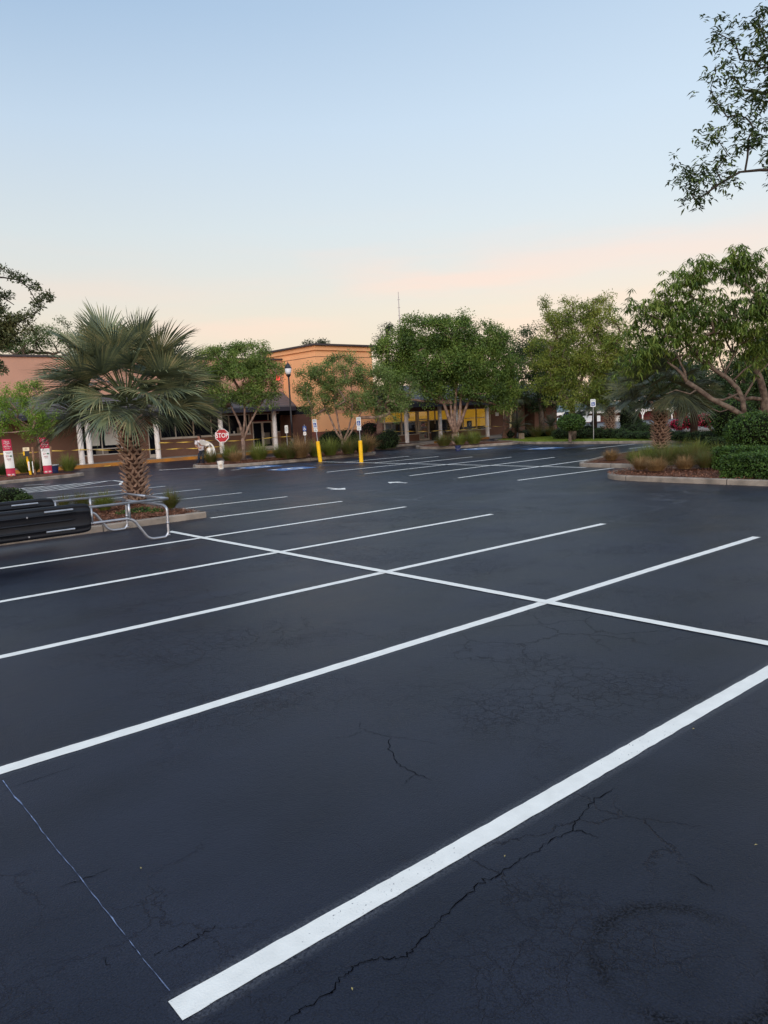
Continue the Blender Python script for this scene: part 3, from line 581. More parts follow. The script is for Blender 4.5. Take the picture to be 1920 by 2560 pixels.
obj('canopy_roof', V, [(0,1,2,3),(7,6,5,4),(0,4,5,1),(1,5,6,2),(2,6,7,3),(3,7,4,0)], M_roof, R)
MB().box((36.88, 40.7, 2.76), (60.02, 40.82, 3.118)).build('fascia', M_fascia, R)
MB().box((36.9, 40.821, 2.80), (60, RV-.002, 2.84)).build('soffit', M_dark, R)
for x, y in ((1016,1060), (1100,1058), (1141,1055), (1218,1050), (1352,1040)): column(x, y, 41.35, .165, 2.8, R, .155)
MB().tube([(X(1322), 50, 0), (X(1322), 50, 3)], .16, 10).build('post', mat('grey_post', S(120,116,116), .7), R)
def clearwin(i, mull=(), rails=()): return window(rsp[i][0], rsp[i][1], rsp[i][2][0], rsp[i][2][1], RV, R, mull, rails, pm=M_pane, fr=.05)
clearwin(1, [X(x) for x in (963,1006,1043)], (1.72,)); clearwin(3, [X(x) for x in (1090,1127,1160,1193)], (1.72,)); clearwin(5, [X(1275)], (1.6,))
dd = MB().box((rsp[2][0]+.03, RV+.1, .18), (rsp[2][1]-.03, RV+.115, 2.5)).build('door', M_pane, R); f = MB(); a, b = rsp[2][:2]
for (x0, x1, z0, z1) in ((a, a+.07, .18, 2.5), (b-.07, b, .18, 2.5), (a+.07, b-.07, 1.78, 1.86), (a+.07, b-.07, .18, .3), (a+.07, b-.07, 2.43, 2.5)): f.box((x0, RV+.03, z0), (x1, RV+.15, z1))
f.build('frame', M_frame, dd)
# inside: yellow boards over the goods, ceiling strips, back wall
MB().box((37.05, RV+.45, 1.72), (X(1165), RV+.5, 2.6)).build('sign_board', M_yboard, R); MB().box((X(1166), RV+.45, 1.0), (X(1227), RV+.5, 2.6)).build('sign_board', M_yboard, R)
MB().box((X(1256), RV+.45, .5), (X(1294), RV+.5, 2.6)).build('sign_board', mat('pale_glowing_board', S(216,196,140), .7, .2, .05, .8, emit=S(214,190,130), estr=.35), R)  # this pale board also glows in place of shop light on it
MB().box((37.02, 48, 0), (X(1250), 48.05, 2.99)).build('partition', mat('shop_back_wall', S(70,66,72), .9), R); MB().box((X(1250), RV+.31, 0), (X(1250)+.05, 48, 2.99)).build('partition', M_dbrown, R)
MB().box((37.02, RV+.31, .10), (X(1250), 48, .16)).build('shop_floor', mat('shop_floor', S(120,104,84), .6), R)
for k in range(3): MB().box((38.5+4*k, 45.2, 2.9), (41.2+4*k, 45.4, 2.96)).build('ceiling_light', M_glow, R)
for (x0, x1, z0, z1, c) in ((1010,1042,.7,1.6,(46,58,92)), (1092,1125,.72,1.7,(44,56,88)), (1001,1006,.7,1.7,(40,52,84))):
    MB().box((X(x0), RV+.3, z0), (X(x1), RV+.33, z1)).build('blue_poster', mat('blue_poster', S(*c), .7, var=.3, scale=6), R)
MB().box((X(964), RV+.42, 2.22), (X(980), RV+.44, 2.38)).build('red_notice', mat('notice_red', S(190,96,56), .7), R); MB().box((X(1022), RV+.42, 1.95), (X(1034), RV+.44, 2.4)).build('grey_notice', mat('notice_grey', S(120,116,90), .7), R)
MB().box((X(1239), RV-.02, 1.78), (X(1247), RV-.002, 2.1)).build('notice_plate', M_signw, R)
pw = MB().box((X(1172), RV+.2, .95), (X(1184), RV+.22, 1.5)).build('window_poster', M_ink, R); text('lettering', '9', .5, M_signw, ((X(1172)+X(1184))/2, RV+.19, 1.2), (1,0,0), (0,0,1), pw, .002)
# shelves of goods seen through the glass
goods_cols = [(150,60,50),(190,160,90),(70,90,120),(200,190,170),(90,110,70),(160,110,60),(60,60,80),(190,110,110)]
GM = [mat('goods', S(*c), .7, var=.25, scale=9) for c in goods_cols]
for k, (xa, xb, lab) in enumerate(((942,964,'shelf of mixed goods behind the glass nearest the peach tower'), (966,1001,'wide shelf of mixed goods behind the glass left of the first canopy column'), (1052,1071,'shelf of mixed goods seen through the open shop door'), (1129,1158,'shelf of mixed goods behind the glass by the forked tree trunk'), (1074,1090,'shelf of mixed goods between the shop door and the bin'))):
    a, b = X(xa), X(xb); v0 = RV+1.0 if k != 2 else RV+2; st = thing('display_shelf', lab, 'shelf', (a, v0, .16), 'shelves of goods in the shop wing')
    fr = MB()
    for z in (.3, .75, 1.2, 1.62): fr.box((a, v0, z), (b, v0+.4, z+.03))
    fr.box((a-.03, v0, .16), (a-.002, v0+.4, 1.75)); fr.box((b+.002, v0, .16), (b+.03, v0+.4, 1.75)); fr.build('rack', M_frame, st)
    gb = [MB() for _ in GM]
    for z in (.33, .78, 1.23):
        x = a+.03
        while x < b-.12:
            wv = .16+.22*random.random(); hh = .12+.24*random.random(); MB().box((x, v0+.03, z+.002), (min(x+wv, b-.02), v0+.25+.1*random.random(), z+hh)).build('goods', GM[random.randrange(len(GM))], st); x += wv+.02
    for q, gm in zip(gb, GM):
        pass
s2 = thing('shop_sign', 'small red sign letters on the dark canopy edge near the far lamp post', 'sign', (X(1300), 40.6, 3.3))
u_, z_ = PV(1301, 990, 40.65); text('lettering', 'SS', .42, mat('red_letters', S(150,30,50), .5), (u_, 40.66, z_), (1,0,0), (0,0,1), s2, .03)
# ------------------------------------------------------------------ distant building with a green roof and two pickups
FD = 104.
fb = thing('distant_shop', 'far low building with grey green metal roof and white scalloped trim, behind the topiary', 'building', W(1450,1060,FD)*np.array([1,1,0]))
def wp(x, y, d): return W(x, y, d)
c0 = W(1270,1035,FD); c1 = W(1720,1015,FD); base0 = np.array([c0[0], c0[1], 0]); dirx = np.array([c1[0]-c0[0], c1[1]-c0[1], 0]); Lb = np.linalg.norm(dirx); dirx /= Lb; dn = np.array([dirx[1], -dirx[0], 0]); dn = dn if dn@FH < 0 else -dn
zt = zat(1013, FD, 1400); ze = zat(1031, FD, 1400)
def fbx(s0, s1, n0, n1, z0, z1, m, name):
    c = base0 + dirx*(s0+s1)/2 + dn*(n0+n1)/2 + np.array([0, 0, (z0+z1)/2]); return MB().obox(c, dirx*(s1-s0)/2, dn*(n1-n0)/2, np.array([0, 0, (z1-z0)/2])).build(name, m, fb)
fbx(0, Lb, -9, -.2, 0, ze, mat('far_brick', S(104,62,54), .9, var=.2), 'wall')
V = [base0+dn*1.6+ZH*ze, base0+dirx*Lb+dn*1.6+ZH*ze, base0+dirx*Lb-dn*1.0+ZH*(zt), base0-dn*1.0+ZH*(zt)]; mb = MB().prism([tuple(v) for v in V], (0,0,1), .12); mb.build('roof', mat('green_grey_roof', S(92,104,104), .6), fb)
fbx(0, Lb, 1.5, 1.7, ze-.35, ze-.02, M_white, 'trim'); fbx(0, Lb, -.19, -.05, ze-1.1, ze-.5, mat('dull_red', S(120,40,52), .8), 'red_band')
for k in range(int(Lb/4)):
    sc = MB(); p = base0+dirx*(4*k+2)+dn*1.6; sc.obox(p+ZH*ze/2, dirx*.07, dn*.07, ZH*ze/2)
    for sgn in (-1, 1): sc.prism([tuple(p+ZH*(ze-.35)), tuple(p+dirx*sgn*.75+ZH*(ze-.35)), tuple(p+dirx*sgn*.3+ZH*(ze-.5)), tuple(p+dirx*sgn*.1+ZH*(ze-.9))], dn, .08)
    sc.build('arched_post', M_white, fb)
fbx(Lb*.58, Lb*.62, -.1, .1, ze-2.0, ze-.8, M_signw, 'hanging_board')
def pickup(x, y, depth, ang, lab):
    g = W(x, y, depth); g[2] = 0; t = thing('pickup_truck', lab, 'pickup truck', g, 'white pickups parked beyond the shops')
    a = np.array([math.cos(ang), math.sin(ang), 0]); b_ = np.array([-a[1], a[0], 0]); P = lambda s, n, z: g+a*s+b_*n+ZH*z
    prof = [(-2.7,.5),(2.6,.5),(2.7,.75),(2.65,1.0),(1.3,1.15),(.75,1.8),(-.6,1.85),(-.8,1.2),(-2.7,1.15)]
    MB().prism([P(s, -.95, z) for s, z in prof], b_, 1.9).build('body', M_signw, t); wn = MB()
    for sd in (-.965, .955): wn.prism([P(s, sd, z) for s, z in ((1.15,1.2),(.7,1.72),(-.5,1.75),(-.6,1.22))], b_, .012)
    wn.prism([P(1.28, -.8, 1.2), P(1.28, .8, 1.2), P(.8, .75, 1.76), P(.8, -.75, 1.76)], a*.9+ZH*.4, .03); wn.build('window', M_glass, t)
    for s in (-1.7, 1.75):
        for n in (-.9, .9):
            wv = MB().tube([P(s, n-.12, .38), P(s, n+.12, .38)], .38, 18).build('wheel', M_shoe, t); MB().tube([P(s, n-.135, .38), P(s, n+.135, .38)], .2, 12).build('rim', M_galv, wv)
    for n in (-.7, .7): MB().obox(P(2.68, n, .85), a*.03, b_*.18, ZH*.1).build('headlight', M_lamp, t)
pickup(1330,1075,80., -2.35, 'white pickup seen through the gap between the brown shop walls'); pickup(1440,1068,84., 2.9, 'white pickup parked behind the clipped dome shrub')
# slim radio mast far away
rm = thing('radio_mast', 'thin pale radio mast rising far behind the big round tree', 'mast', W(1009,1030,300)*np.array([1,1,0]))
p0 = W(1009,1030,300); p0[2] = 0; p1 = np.array([p0[0], p0[1], zat(735,300,1007)]); MB().tube([p0, p0*.3+p1*.7, p1], [.35, .25, .12], 6).build('lattice_pole', mat('mast_grey', S(170,160,158), .8), rm)
md = MB()
for k in range(5): md.tube([p0+(p1-p0)*(.70+.06*k)-RH*.5, p0+(p1-p0)*(.70+.06*k)+RH*.5], .08, 5)
md.build('antenna_arm', mat('mast_dark', S(120,110,112), .8), rm)
# ------------------------------------------------------------------ vegetation builders
def unit(v): return v/(np.linalg.norm(v, axis=-1, keepdims=True)+1e-9)
def leaf_quads(P, D, Nn, L, Wd):
    """P base points, D leaf direction, Nn leaf normal-ish, L, Wd arrays -> rhombus quads"""
    S_ = unit(np.cross(D, Nn)); Nn = np.cross(S_, D); L = L[:, None]; Wd = Wd[:, None]
    return np.stack([P, P + D*L*.45 + S_*Wd*.5 + Nn*Wd*.12, P + D*L - Nn*L*.06, P + D*L*.45 - S_*Wd*.5 + Nn*Wd*.12], 1)
def clump_leaves(centers, n, rad, L, Wd, droop=0., outc=None, flat=.75, up=.3):
    k = len(centers); c = np.repeat(centers, n, 0); g = rng.normal(0, 1, (k*n, 3)); g = unit(g)*(rng.random((k*n, 1))**.5)
    rr = np.repeat(np.asarray(rad) if hasattr(rad, '__len__') else np.full(k, rad), n)[:, None]
    P = c + g*rr*np.array([1, 1, flat]); D = unit(g*.7 + rng.normal(0, .6, (k*n, 3)) + np.array([0, 0, -droop])); Nn = unit(rng.normal(0, .7, (k*n, 3)) + np.array([0, 0, up*3]) + g*.6)
    l = L*rng.uniform(.65, 1.3, k*n); return leaf_quads(P, D, Nn, l, Wd*rng.uniform(.7, 1.3, k*n))
def rosettes(centers, n, L, Wd, droop=.6):
    k = len(centers); c = np.repeat(centers, n, 0); a = rng.random(k*n)*2*PI; e = rng.uniform(-.5, .9, k*n); D = np.stack([np.cos(a)*np.cos(e), np.sin(a)*np.cos(e), np.sin(e)-droop], 1); D = unit(D)
    S_ = unit(np.cross(D, np.array([0, 0, 1.]))); Nn = np.cross(S_, D); l = (L*rng.uniform(.6, 1.25, k*n))[:, None]; w_ = (Wd*rng.uniform(.7, 1.25, k*n))[:, None]
    P = c + rng.normal(0, .03, (k*n, 3)); mid = P + D*l*.5; tip = P + D*l*.95 - ZH*l*.22
    return np.stack([P, mid + S_*w_*.5, tip, mid - S_*w_*.5], 1)
def blob_points(blobs, spacing, shell=.55):
    out = []
    for (c, r) in blobs:
        vol = 4/3*PI*r[0]*r[1]*r[2]; n = max(3, int(vol/(spacing**3)*.9)); u = unit(rng.normal(0, 1, (n, 3))); rad = (shell**3 + (1-shell**3)*rng.random((n, 1)))**(1/3) if shell > 0 else rng.random((n, 1))**(1/3)
        q = u*rad; out.append(c + q[:, :1]*r[0]*RH + q[:, 1:2]*r[1]*FH + q[:, 2:]*r[2]*ZH)
    return np.concatenate(out)
def pb(depth, lst, dscale=1.0):
    """blobs measured on the photo: (px, py, rx, ry[, depth offset in m])"""
    o = []
    for b in lst:
        d = depth + (b[4] if len(b) > 4 else 0); s = d/F; o.append((W(b[0], b[1], d), np.array([b[2]*s, (b[2]+b[3])*.5*s*dscale, b[3]*s])))
    return o
def skeleton(trunks, targets, parent_mb, r_tip=.012, gain=.5, maxr=.2, jitter=.12, sides=6):
    """trunks: list of polylines [(pt, radius)]; every target is reached by a bent twig from the nearest wood"""
    for T_ in trunks: parent_mb.tube([p for p, r in T_], [r for p, r in T_], 10 if T_[0][1] > .05 else 6)
    nodes = []; par = []
    for T_ in trunks:
        for i in range(len(T_)-1):
            for k in range(4): nodes.append(T_[i][0]+(T_[i+1][0]-T_[i][0])*k/4); par.append(-1)
        nodes.append(T_[-1][0]); par.append(-1)
    nb = len(nodes); root = trunks[0][0][0]; order = np.argsort(np.linalg.norm(targets-root, axis=1)); NA = np.array(nodes); nodes = [np.array(x) for x in nodes]
    low = int(nb*.35)
    for i in order:
        t = targets[i]; A = np.array(nodes); d = np.linalg.norm(A-t, axis=1); d[:low] += 1.; d += np.maximum(0, A[:, 2]-t[2])*.6
        j = int(np.argmin(d)); a = nodes[j]; n = max(2, int(d[j]/.45)); pj = j
        for k in range(1, n+1):
            f = k/n; p = a+(t-a)*f + rng.normal(0, jitter, 3)*d[j]*.25*(f < 1) - ZH*0; nodes.append(p); par.append(pj); pj = len(nodes)-1
    cnt = np.ones(len(nodes))
    for i in range(len(nodes)-1, -1, -1):
        if par[i] >= 0: cnt[par[i]] += cnt[i]
    rad = np.minimum(maxr, r_tip*cnt**gain)
    kids = {}
    for i, p in enumerate(par):
        if p >= 0: kids.setdefault(p, []).append(i)
    starts = [(p, c) for p in kids for c in kids[p] if p < nb or (len(kids[p]) > 1 and c != max(kids[p], key=lambda q: cnt[q]))]
    for p, c in starts:
        L_ = [p, c]
        while c in kids: c = max(kids[c], key=lambda q: cnt[q]); L_.append(c)
        parent_mb.tube([nodes[i] for i in L_], [rad[L_[1]]]+[rad[i] for i in L_[1:]], sides, cap=False)
def tree(name, label, base, trunks, blobs, spacing, lm, bark, n=60, crad=.45, L=.11, Wd=.055, droop=.2, group=None, r_tip=.012, gain=.48, maxr=.16, shell=.5, style='clump', cat='tree', extra=0, flat=.75, bare=0.):
    t = thing(name, label, cat, base, group); pts = blob_points(blobs, spacing, shell); mb = MB(); skeleton(trunks, pts, mb, r_tip, gain, maxr); mb.build('trunk', bark, t, smooth=True)
    if bare: pts = pts[rng.random(len(pts)) > bare]
    if style == 'clump': Q = clump_leaves(pts, n, crad*rng.uniform(.6, 1.25, len(pts)), L, Wd, droop, flat=flat)
    else:
        sub = np.repeat(pts, extra or 4, 0); sub = sub + rng.normal(0, crad*.5, sub.shape); Q = rosettes(sub, n, L, Wd, droop)
    quads_obj('crown', Q, lm, t); return t
def tp(depth, lst):                        # trunk polyline measured on the photo: (px,py,radius[,depth offset])
    return [(W(q[0], q[1], depth+(q[3] if len(q) > 3 else 0)), q[2]) for q in lst]
def gpt(x, depth, z=.15):                  # ground point below pixel column x at given depth
    lo, hi = 900., 1600.
    for _ in range(40):
        mid = (lo+hi)/2
        if W(x, mid, depth)[2] > z: lo = mid
        else: hi = mid
    p = W(x, lo, depth); p[2] = z; return p
# ------------------------------------------------------------------ sabal palms
def palm(name, label, base, h, r0, crown_r, nf, lm, seed, tilt=(0, 0), boots=True, group=None, nl=23, elmin=-.75):
    R_ = random.Random(seed); t = thing(name, label, 'palm tree', base, group); base = np.array(base, float); top = base + np.array([tilt[0], tilt[1], h])
    ax = lambda f: base + (top-base)*f
    mb = MB(); mb.tube([ax(0)-ZH*.1, ax(.3), ax(.7), ax(1)], [r0*.78, r0*.72, r0*.72, r0*.6], 14); mb.build('trunk', M_core, t)
    if boots:
        bt = MB(); rows = int(h/.115); nb = 9
        for k in range(rows):
            f = (k+.3)/rows; c = ax(f)
            for j in range(nb):
                an = 2*PI*(j+.5*(k % 2)+.13*k)/nb + R_.uniform(-.1, .1); o = np.array([math.cos(an), math.sin(an), 0]); tg = np.array([-o[1], o[0], 0]); s = r0/.4
                for sg in (-1, 1):
                    ln = s*R_.uniform(.24, .40)*(1 if f < .8 else .8); a0 = c + o*r0*.66 + tg*sg*.02*s; lean = R_.uniform(.22, .50)
                    d = unit(ZH*.75 + o*lean*2.2 + tg*sg*R_.uniform(.45, .85)); e = a0 + d*ln; wv = tg*.045*s; th = o*.02*s
                    V = [a0-wv-th, a0+wv-th, a0+wv+th, a0-wv+th, e-wv*.55-th*.5, e+wv*.55-th*.5, e+wv*.55+th*.5, e-wv*.55+th*.5]; bt.add(V, [(0,3,2,1),(4,5,6,7),(0,1,5,4),(1,2,6,5),(2,3,7,6),(3,0,4,7)])
        bt.build('leaf_boots', M_boot, t)
    st = MB(); Q = []
    for i in range(nf):
        el = math.asin(np.clip(math.sin(1.45) - (i+.5)/nf*(math.sin(1.45)-math.sin(elmin)), -1, 1)) + R_.uniform(-.1, .1); az = i*2.39996 + R_.uniform(-.25, .25)
        hd = np.array([math.cos(az), math.sin(az), 0]); d = hd*math.cos(el)+ZH*math.sin(el); pl = crown_r*R_.uniform(.40, .54)*(1. if el > 0 else .92); s0 = top + ZH*(.34+.26*max(0, math.sin(el))) + hd*r0*.3
        sag = .16*pl*math.cos(el); P = [s0 + d*pl*f - ZH*sag*f*f for f in (0, .35, .7, 1.)]; st.tube(P, [.028, .02, .016, .012], 5)
        b0 = P[-1]; dd = unit(P[-1]-P[-2]); side = unit(np.cross(dd, ZH)); nn = np.cross(side, dd); LL = crown_r*R_.uniform(.50, .60); roll = R_.uniform(-.75, .75); side, nn = side*math.cos(roll)+nn*math.sin(roll), nn*math.cos(roll)-side*math.sin(roll)
        for k in range(-nl, nl+1):
            f = k/nl; a = f*1.75; costa = .30*LL*(1-abs(f)); cd = unit(dd - ZH*.30*(1-abs(f))); p = b0 + cd*costa*.8
            ld = unit(cd*math.cos(a) + side*math.sin(a) + nn*.28*abs(math.sin(a))); ln = LL*(.98-.30*abs(f)**2)*R_.uniform(.88, 1.06) - costa*.25; wv = unit(np.cross(ld, nn))*.017*crown_r/2.2; dr = R_.uniform(.03, .26)*(.8 if el > .35 else 1.1); mid = p+ld*ln*.52 - ZH*dr*ln*.12; m2 = p+ld*ln*.80 - ZH*dr*ln*.48; tip = p+ld*ln*.98 - ZH*dr*ln*1.05
            fold = nn*.010; Q += [[p-wv*.5, p+wv*.5, mid+wv+fold, mid-wv-fold], [mid-wv-fold, mid+wv+fold, m2+wv*.6, m2-wv*.6], [m2-wv*.6, m2+wv*.6, tip+wv*.05, tip-wv*.05]]
    st.build('stalks', mat('palm_stalk', S(78,86,54), .7, .2, .1), t); V = np.array(Q).reshape(-1, 3)
    # merge each leaflet's three quads into one island so that colour stays even along it
    nL = len(Q)//3; VV = []; FF = []
    A = np.array(Q).reshape(nL, 3, 4, 3); vv = np.stack([A[:, 0, 0], A[:, 0, 1], A[:, 0, 2], A[:, 0, 3], A[:, 1, 2], A[:, 1, 3], A[:, 2, 2], A[:, 2, 3]], 1).reshape(-1, 3)
    for i in range(nL): b = 8*i; FF += [(b, b+1, b+2, b+3), (b+3, b+2, b+4, b+5), (b+5, b+4, b+6, b+7)]
    obj('fronds', vv, FF, lm, t); return t
# ------------------------------------------------------------------ grass clumps and shrubs
def blades(n, r, h, spread, wd=.012, bend=.6, seed=0):
    rg = np.random.default_rng(seed); a = rg.random(n)*2*PI; rr = r*np.sqrt(rg.random(n)); b0 = np.stack([np.cos(a)*rr, np.sin(a)*rr, np.zeros(n)], 1); a2 = a + rg.normal(0, .5, n); o = np.stack([np.cos(a2), np.sin(a2), np.zeros(n)], 1)
    tilt = rg.uniform(.08, 1., n)[:, None]*spread; l = (h*rg.uniform(.55, 1.15, n))[:, None]; d = unit(ZH + o*tilt); p1 = b0 + d*l*.5; p2 = p1 + unit(ZH*(1-bend*tilt*.6) + o*tilt*1.5)*l*.3; p3 = p2 + unit(ZH*(.55-bend*tilt*1.3) + o*tilt*1.7)*l*.28
    s = np.stack([-o[:, 1], o[:, 0], np.zeros(n)], 1)*wd*.5; V = np.stack([b0-s, b0+s, p1-s, p1+s, p2-s*.7, p2+s*.7, p3-s*.1, p3+s*.1], 1).reshape(-1, 3); Fc = []
    for i in range(n): q = 8*i; Fc += [(q, q+1, q+3, q+2), (q+2, q+3, q+5, q+4), (q+4, q+5, q+7, q+6)]
    return V, Fc
GRP = 'ornamental grass clumps in the planting beds'
def clump(px, depth, wpx, hpx, lm, label, n=420, z=.22, seed=None, name='grass_clump'):
    s = depth/F; g = gpt(px, depth, z); V, Fc = blades(int(n*1.5), wpx*s*.20, hpx*s*1.08, 1.2, max(.006, .008*depth/30), seed=seed or int(px*7+hpx))
    return tag(obj(name, V+g, Fc, lm, loc=g), label, 'ornamental grass', GRP)
def shrub(name, label, blobs, lm, n=900, L=.07, Wd=.045, core=True, cat='shrub', group=None, thick=.12, stems=None, up=.5):
    base = blobs[0][0].copy(); base[2] = .15; t = thing(name, label, cat, base, group); Qs = []
    for c, r in blobs:
        u = unit(rng.normal(0, 1, (n, 3))); rad = 1-thick*np.abs(rng.normal(0, 1, (n, 1))); bump_ = 1+.05*np.sin(u[:, :1]*7+c[0])*np.cos(u[:, 1:2]*8)
        q = u*rad*bump_; P = c + q[:, :1]*r[0]*RH + q[:, 1:2]*r[1]*FH + q[:, 2:]*r[2]*ZH; P[:, 2] = np.maximum(P[:, 2], .16); D = unit(u*.6 + rng.normal(0, .6, (n, 3))); Nn = unit(u + rng.normal(0, .5, (n, 3))); Qs.append(leaf_quads(P, D, Nn, L*rng.uniform(.7, 1.3, n), Wd*rng.uniform(.7, 1.3, n)))
    quads_obj('foliage', np.concatenate(Qs), lm, t)
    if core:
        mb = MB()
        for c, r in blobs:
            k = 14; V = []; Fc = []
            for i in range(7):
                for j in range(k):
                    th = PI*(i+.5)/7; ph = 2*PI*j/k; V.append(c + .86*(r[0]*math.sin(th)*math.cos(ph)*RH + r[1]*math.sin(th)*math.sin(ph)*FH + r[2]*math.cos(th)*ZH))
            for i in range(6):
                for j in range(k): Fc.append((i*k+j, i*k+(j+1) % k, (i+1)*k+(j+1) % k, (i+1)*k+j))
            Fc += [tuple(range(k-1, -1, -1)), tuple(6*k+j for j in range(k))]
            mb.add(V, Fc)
        mb.build('dark_core', M_core_g, t)
    if stems:
        mb = MB()
        for P_, r_ in stems: mb.tube(P_, r_, 8)
        mb.build('stem', M_bark2, t)
    return t
def hedge(label, lo, hi, lm, dens=900, L=.06, Wd=.042, name='hedge'):
    """box hedge between two corners (axis aligned to the lot)"""
    lo = np.array(lo, float); hi = np.array(hi, float); t = thing(name, label, 'hedge', ((lo[0]+hi[0])/2, (lo[1]+hi[1])/2, lo[2])); e = hi-lo; Qs = []
    for ax in range(3):
        o = [i for i in range(3) if i != ax]; A = e[o[0]]*e[o[1]]
        for sgn in (0, 1):
            if ax == 2 and sgn == 0: continue
            n = int(A*dens); P = lo + rng.random((n, 3))*e; P[:, ax] = (lo if sgn == 0 else hi)[ax] + (-1 if sgn == 0 else 1)*np.abs(rng.normal(0, .03, n)) + (1 if sgn == 0 else -1)*rng.random(n)*.08
            nr = np.zeros(3); nr[ax] = -1 if sgn == 0 else 1; D = unit(nr*.5+rng.normal(0, .7, (n, 3))); Nn = unit(nr+rng.normal(0, .5, (n, 3))); Qs.append(leaf_quads(P, D, Nn, L*rng.uniform(.7, 1.3, n), Wd*rng.uniform(.7, 1.3, n)))
    quads_obj('foliage', np.concatenate(Qs), lm, t); MB().box(lo+np.array([.07,.07,0]), hi-.07).build('dark_core', M_core_g, t); return t
# ------------------------------------------------------------------ the trees, measured on the photo
for px_, d_ in ((2330, 13.5), (-330, 18.)):
    c_ = gpt(px_, d_, 0); island([(c_[0]+1.35*math.cos(k*PI/4), c_[1]+1.35*math.sin(k*PI/4)) for k in range(8)], mound=.06)
def stems(depth, lists): return [tp(depth, l) for l in lists]
D3 = 44.
tree('crape_myrtle', 'bushy multi stemmed tree with a light green crown, behind the stop sign', gpt(610,D3,.2), stems(D3, [[(610,1150,.13),(609,1120,.12),(607,1095,.11)], [(607,1095,.08),(600,1062,.07),(588,1036,.055),(572,1005,.04)], [(607,1095,.08),(612,1050,.065),(611,1000,.045),(606,960,.03)], [(608,1105,.08),(622,1065,.07),(640,1030,.055),(658,1000,.04)]]),
     pb(D3, [(545,905,55,42),(618,892,60,45),(515,945,42,48),(590,955,82,55),(662,935,52,48),(692,915,22,28),(545,1000,55,22),(640,998,58,24),(575,868,28,16),(688,960,30,25),(600,1005,40,15)]), .62, L_crepe, M_bark, n=230, crad=.48, L=.105, Wd=.055)
D4 = 45.5
tree('crape_myrtle', 'spreading multi stemmed tree with grey green twiggy crown, between the two yellow bollards', gpt(857,D4,.2), stems(D4, [[(857,1145,.12),(856,1120,.11),(857,1103,.10)], [(857,1103,.07),(842,1082,.065),(830,1055,.055),(818,1028,.045),(805,1000,.03)], [(857,1103,.07),(848,1072,.06),(843,1040,.05),(836,1002,.035)], [(858,1105,.07),(870,1078,.06),(878,1045,.05),(882,1000,.035)], [(860,1108,.06),(878,1080,.05),(896,1045,.04),(915,1008,.03)]]),
     pb(D4, [(960,950,40,40),(1005,965,36,34),(950,1035,34,18),(835,985,50,28),(785,960,48,40),(850,930,75,38),(918,935,48,40),(756,995,22,22),(800,1012,55,30),(880,1005,60,36),(945,985,46,42),(990,995,34,36),(988,1030,20,24),(850,902,45,18),(770,930,25,20)]), .62, L_crepe2, M_bark, n=190, crad=.48, L=.10, Wd=.05, r_tip=.014)
D5 = 50.
tree('shade_tree', 'large round green tree with a forked trunk, tallest crown before the yellow windows', gpt(1138,D5,.2), stems(D5, [[(1137,1128,.26),(1137,1105,.22),(1137,1085,.21)], [(1137,1085,.13),(1124,1052,.115),(1112,1015,.10),(1098,975,.07)], [(1137,1085,.12),(1136,1040,.11),(1140,985,.08),(1145,920,.05)], [(1138,1085,.12),(1149,1045,.11),(1153,990,.08),(1165,930,.05)], [(1139,1087,.12),(1156,1045,.10),(1170,1006,.085),(1186,968,.06)], [(1136,1086,.10),(1130,1050,.09),(1127,1010,.07)]]),
     pb(D5, [(1090,940,60,40),(1170,930,60,40),(1040,890,50,40),(1150,890,60,40),(1060,832,78,42,0),(1130,838,82,48,0),(1200,850,66,46,0),(990,878,58,48),(1080,900,105,62),(1195,908,88,60),(1025,945,72,42),(1120,962,88,36),(1205,968,66,36),(1258,895,42,56),(985,925,48,46),(1050,803,46,18),(1188,817,42,18),(1250,962,38,46),(1100,985,60,22),(1215,1000,36,18),(1255,1000,42,26),(1285,955,26,40),(1010,990,40,22)]), .78, L_big, M_bark, n=260, crad=.68, L=.135, Wd=.07, maxr=.2, gain=.46)
D6 = 57.
tree('evergreen_tree', 'dark dense evergreen crown between the round tree and the yellow green tree', gpt(1352,D6,.2), stems(D6, [[(1357,1092,.22),(1353,1040,.2),(1350,990,.17),(1345,930,.1)], [(1350,990,.1),(1325,950,.08),(1300,920,.05)]]),
     pb(D6, [(1305,860,44,30),(1385,870,50,40),(1290,985,40,30),(1410,940,46,50),(1360,1010,44,20),(1340,840,40,22),(1295,925,46,56),(1340,915,50,60),(1372,955,48,58),(1322,985,58,34),(1390,905,38,46),(1300,880,36,28),(1350,865,40,20),(1385,1000,40,26)]), .85, L_dark, M_bark2, n=190, crad=.70, L=.15, Wd=.065)
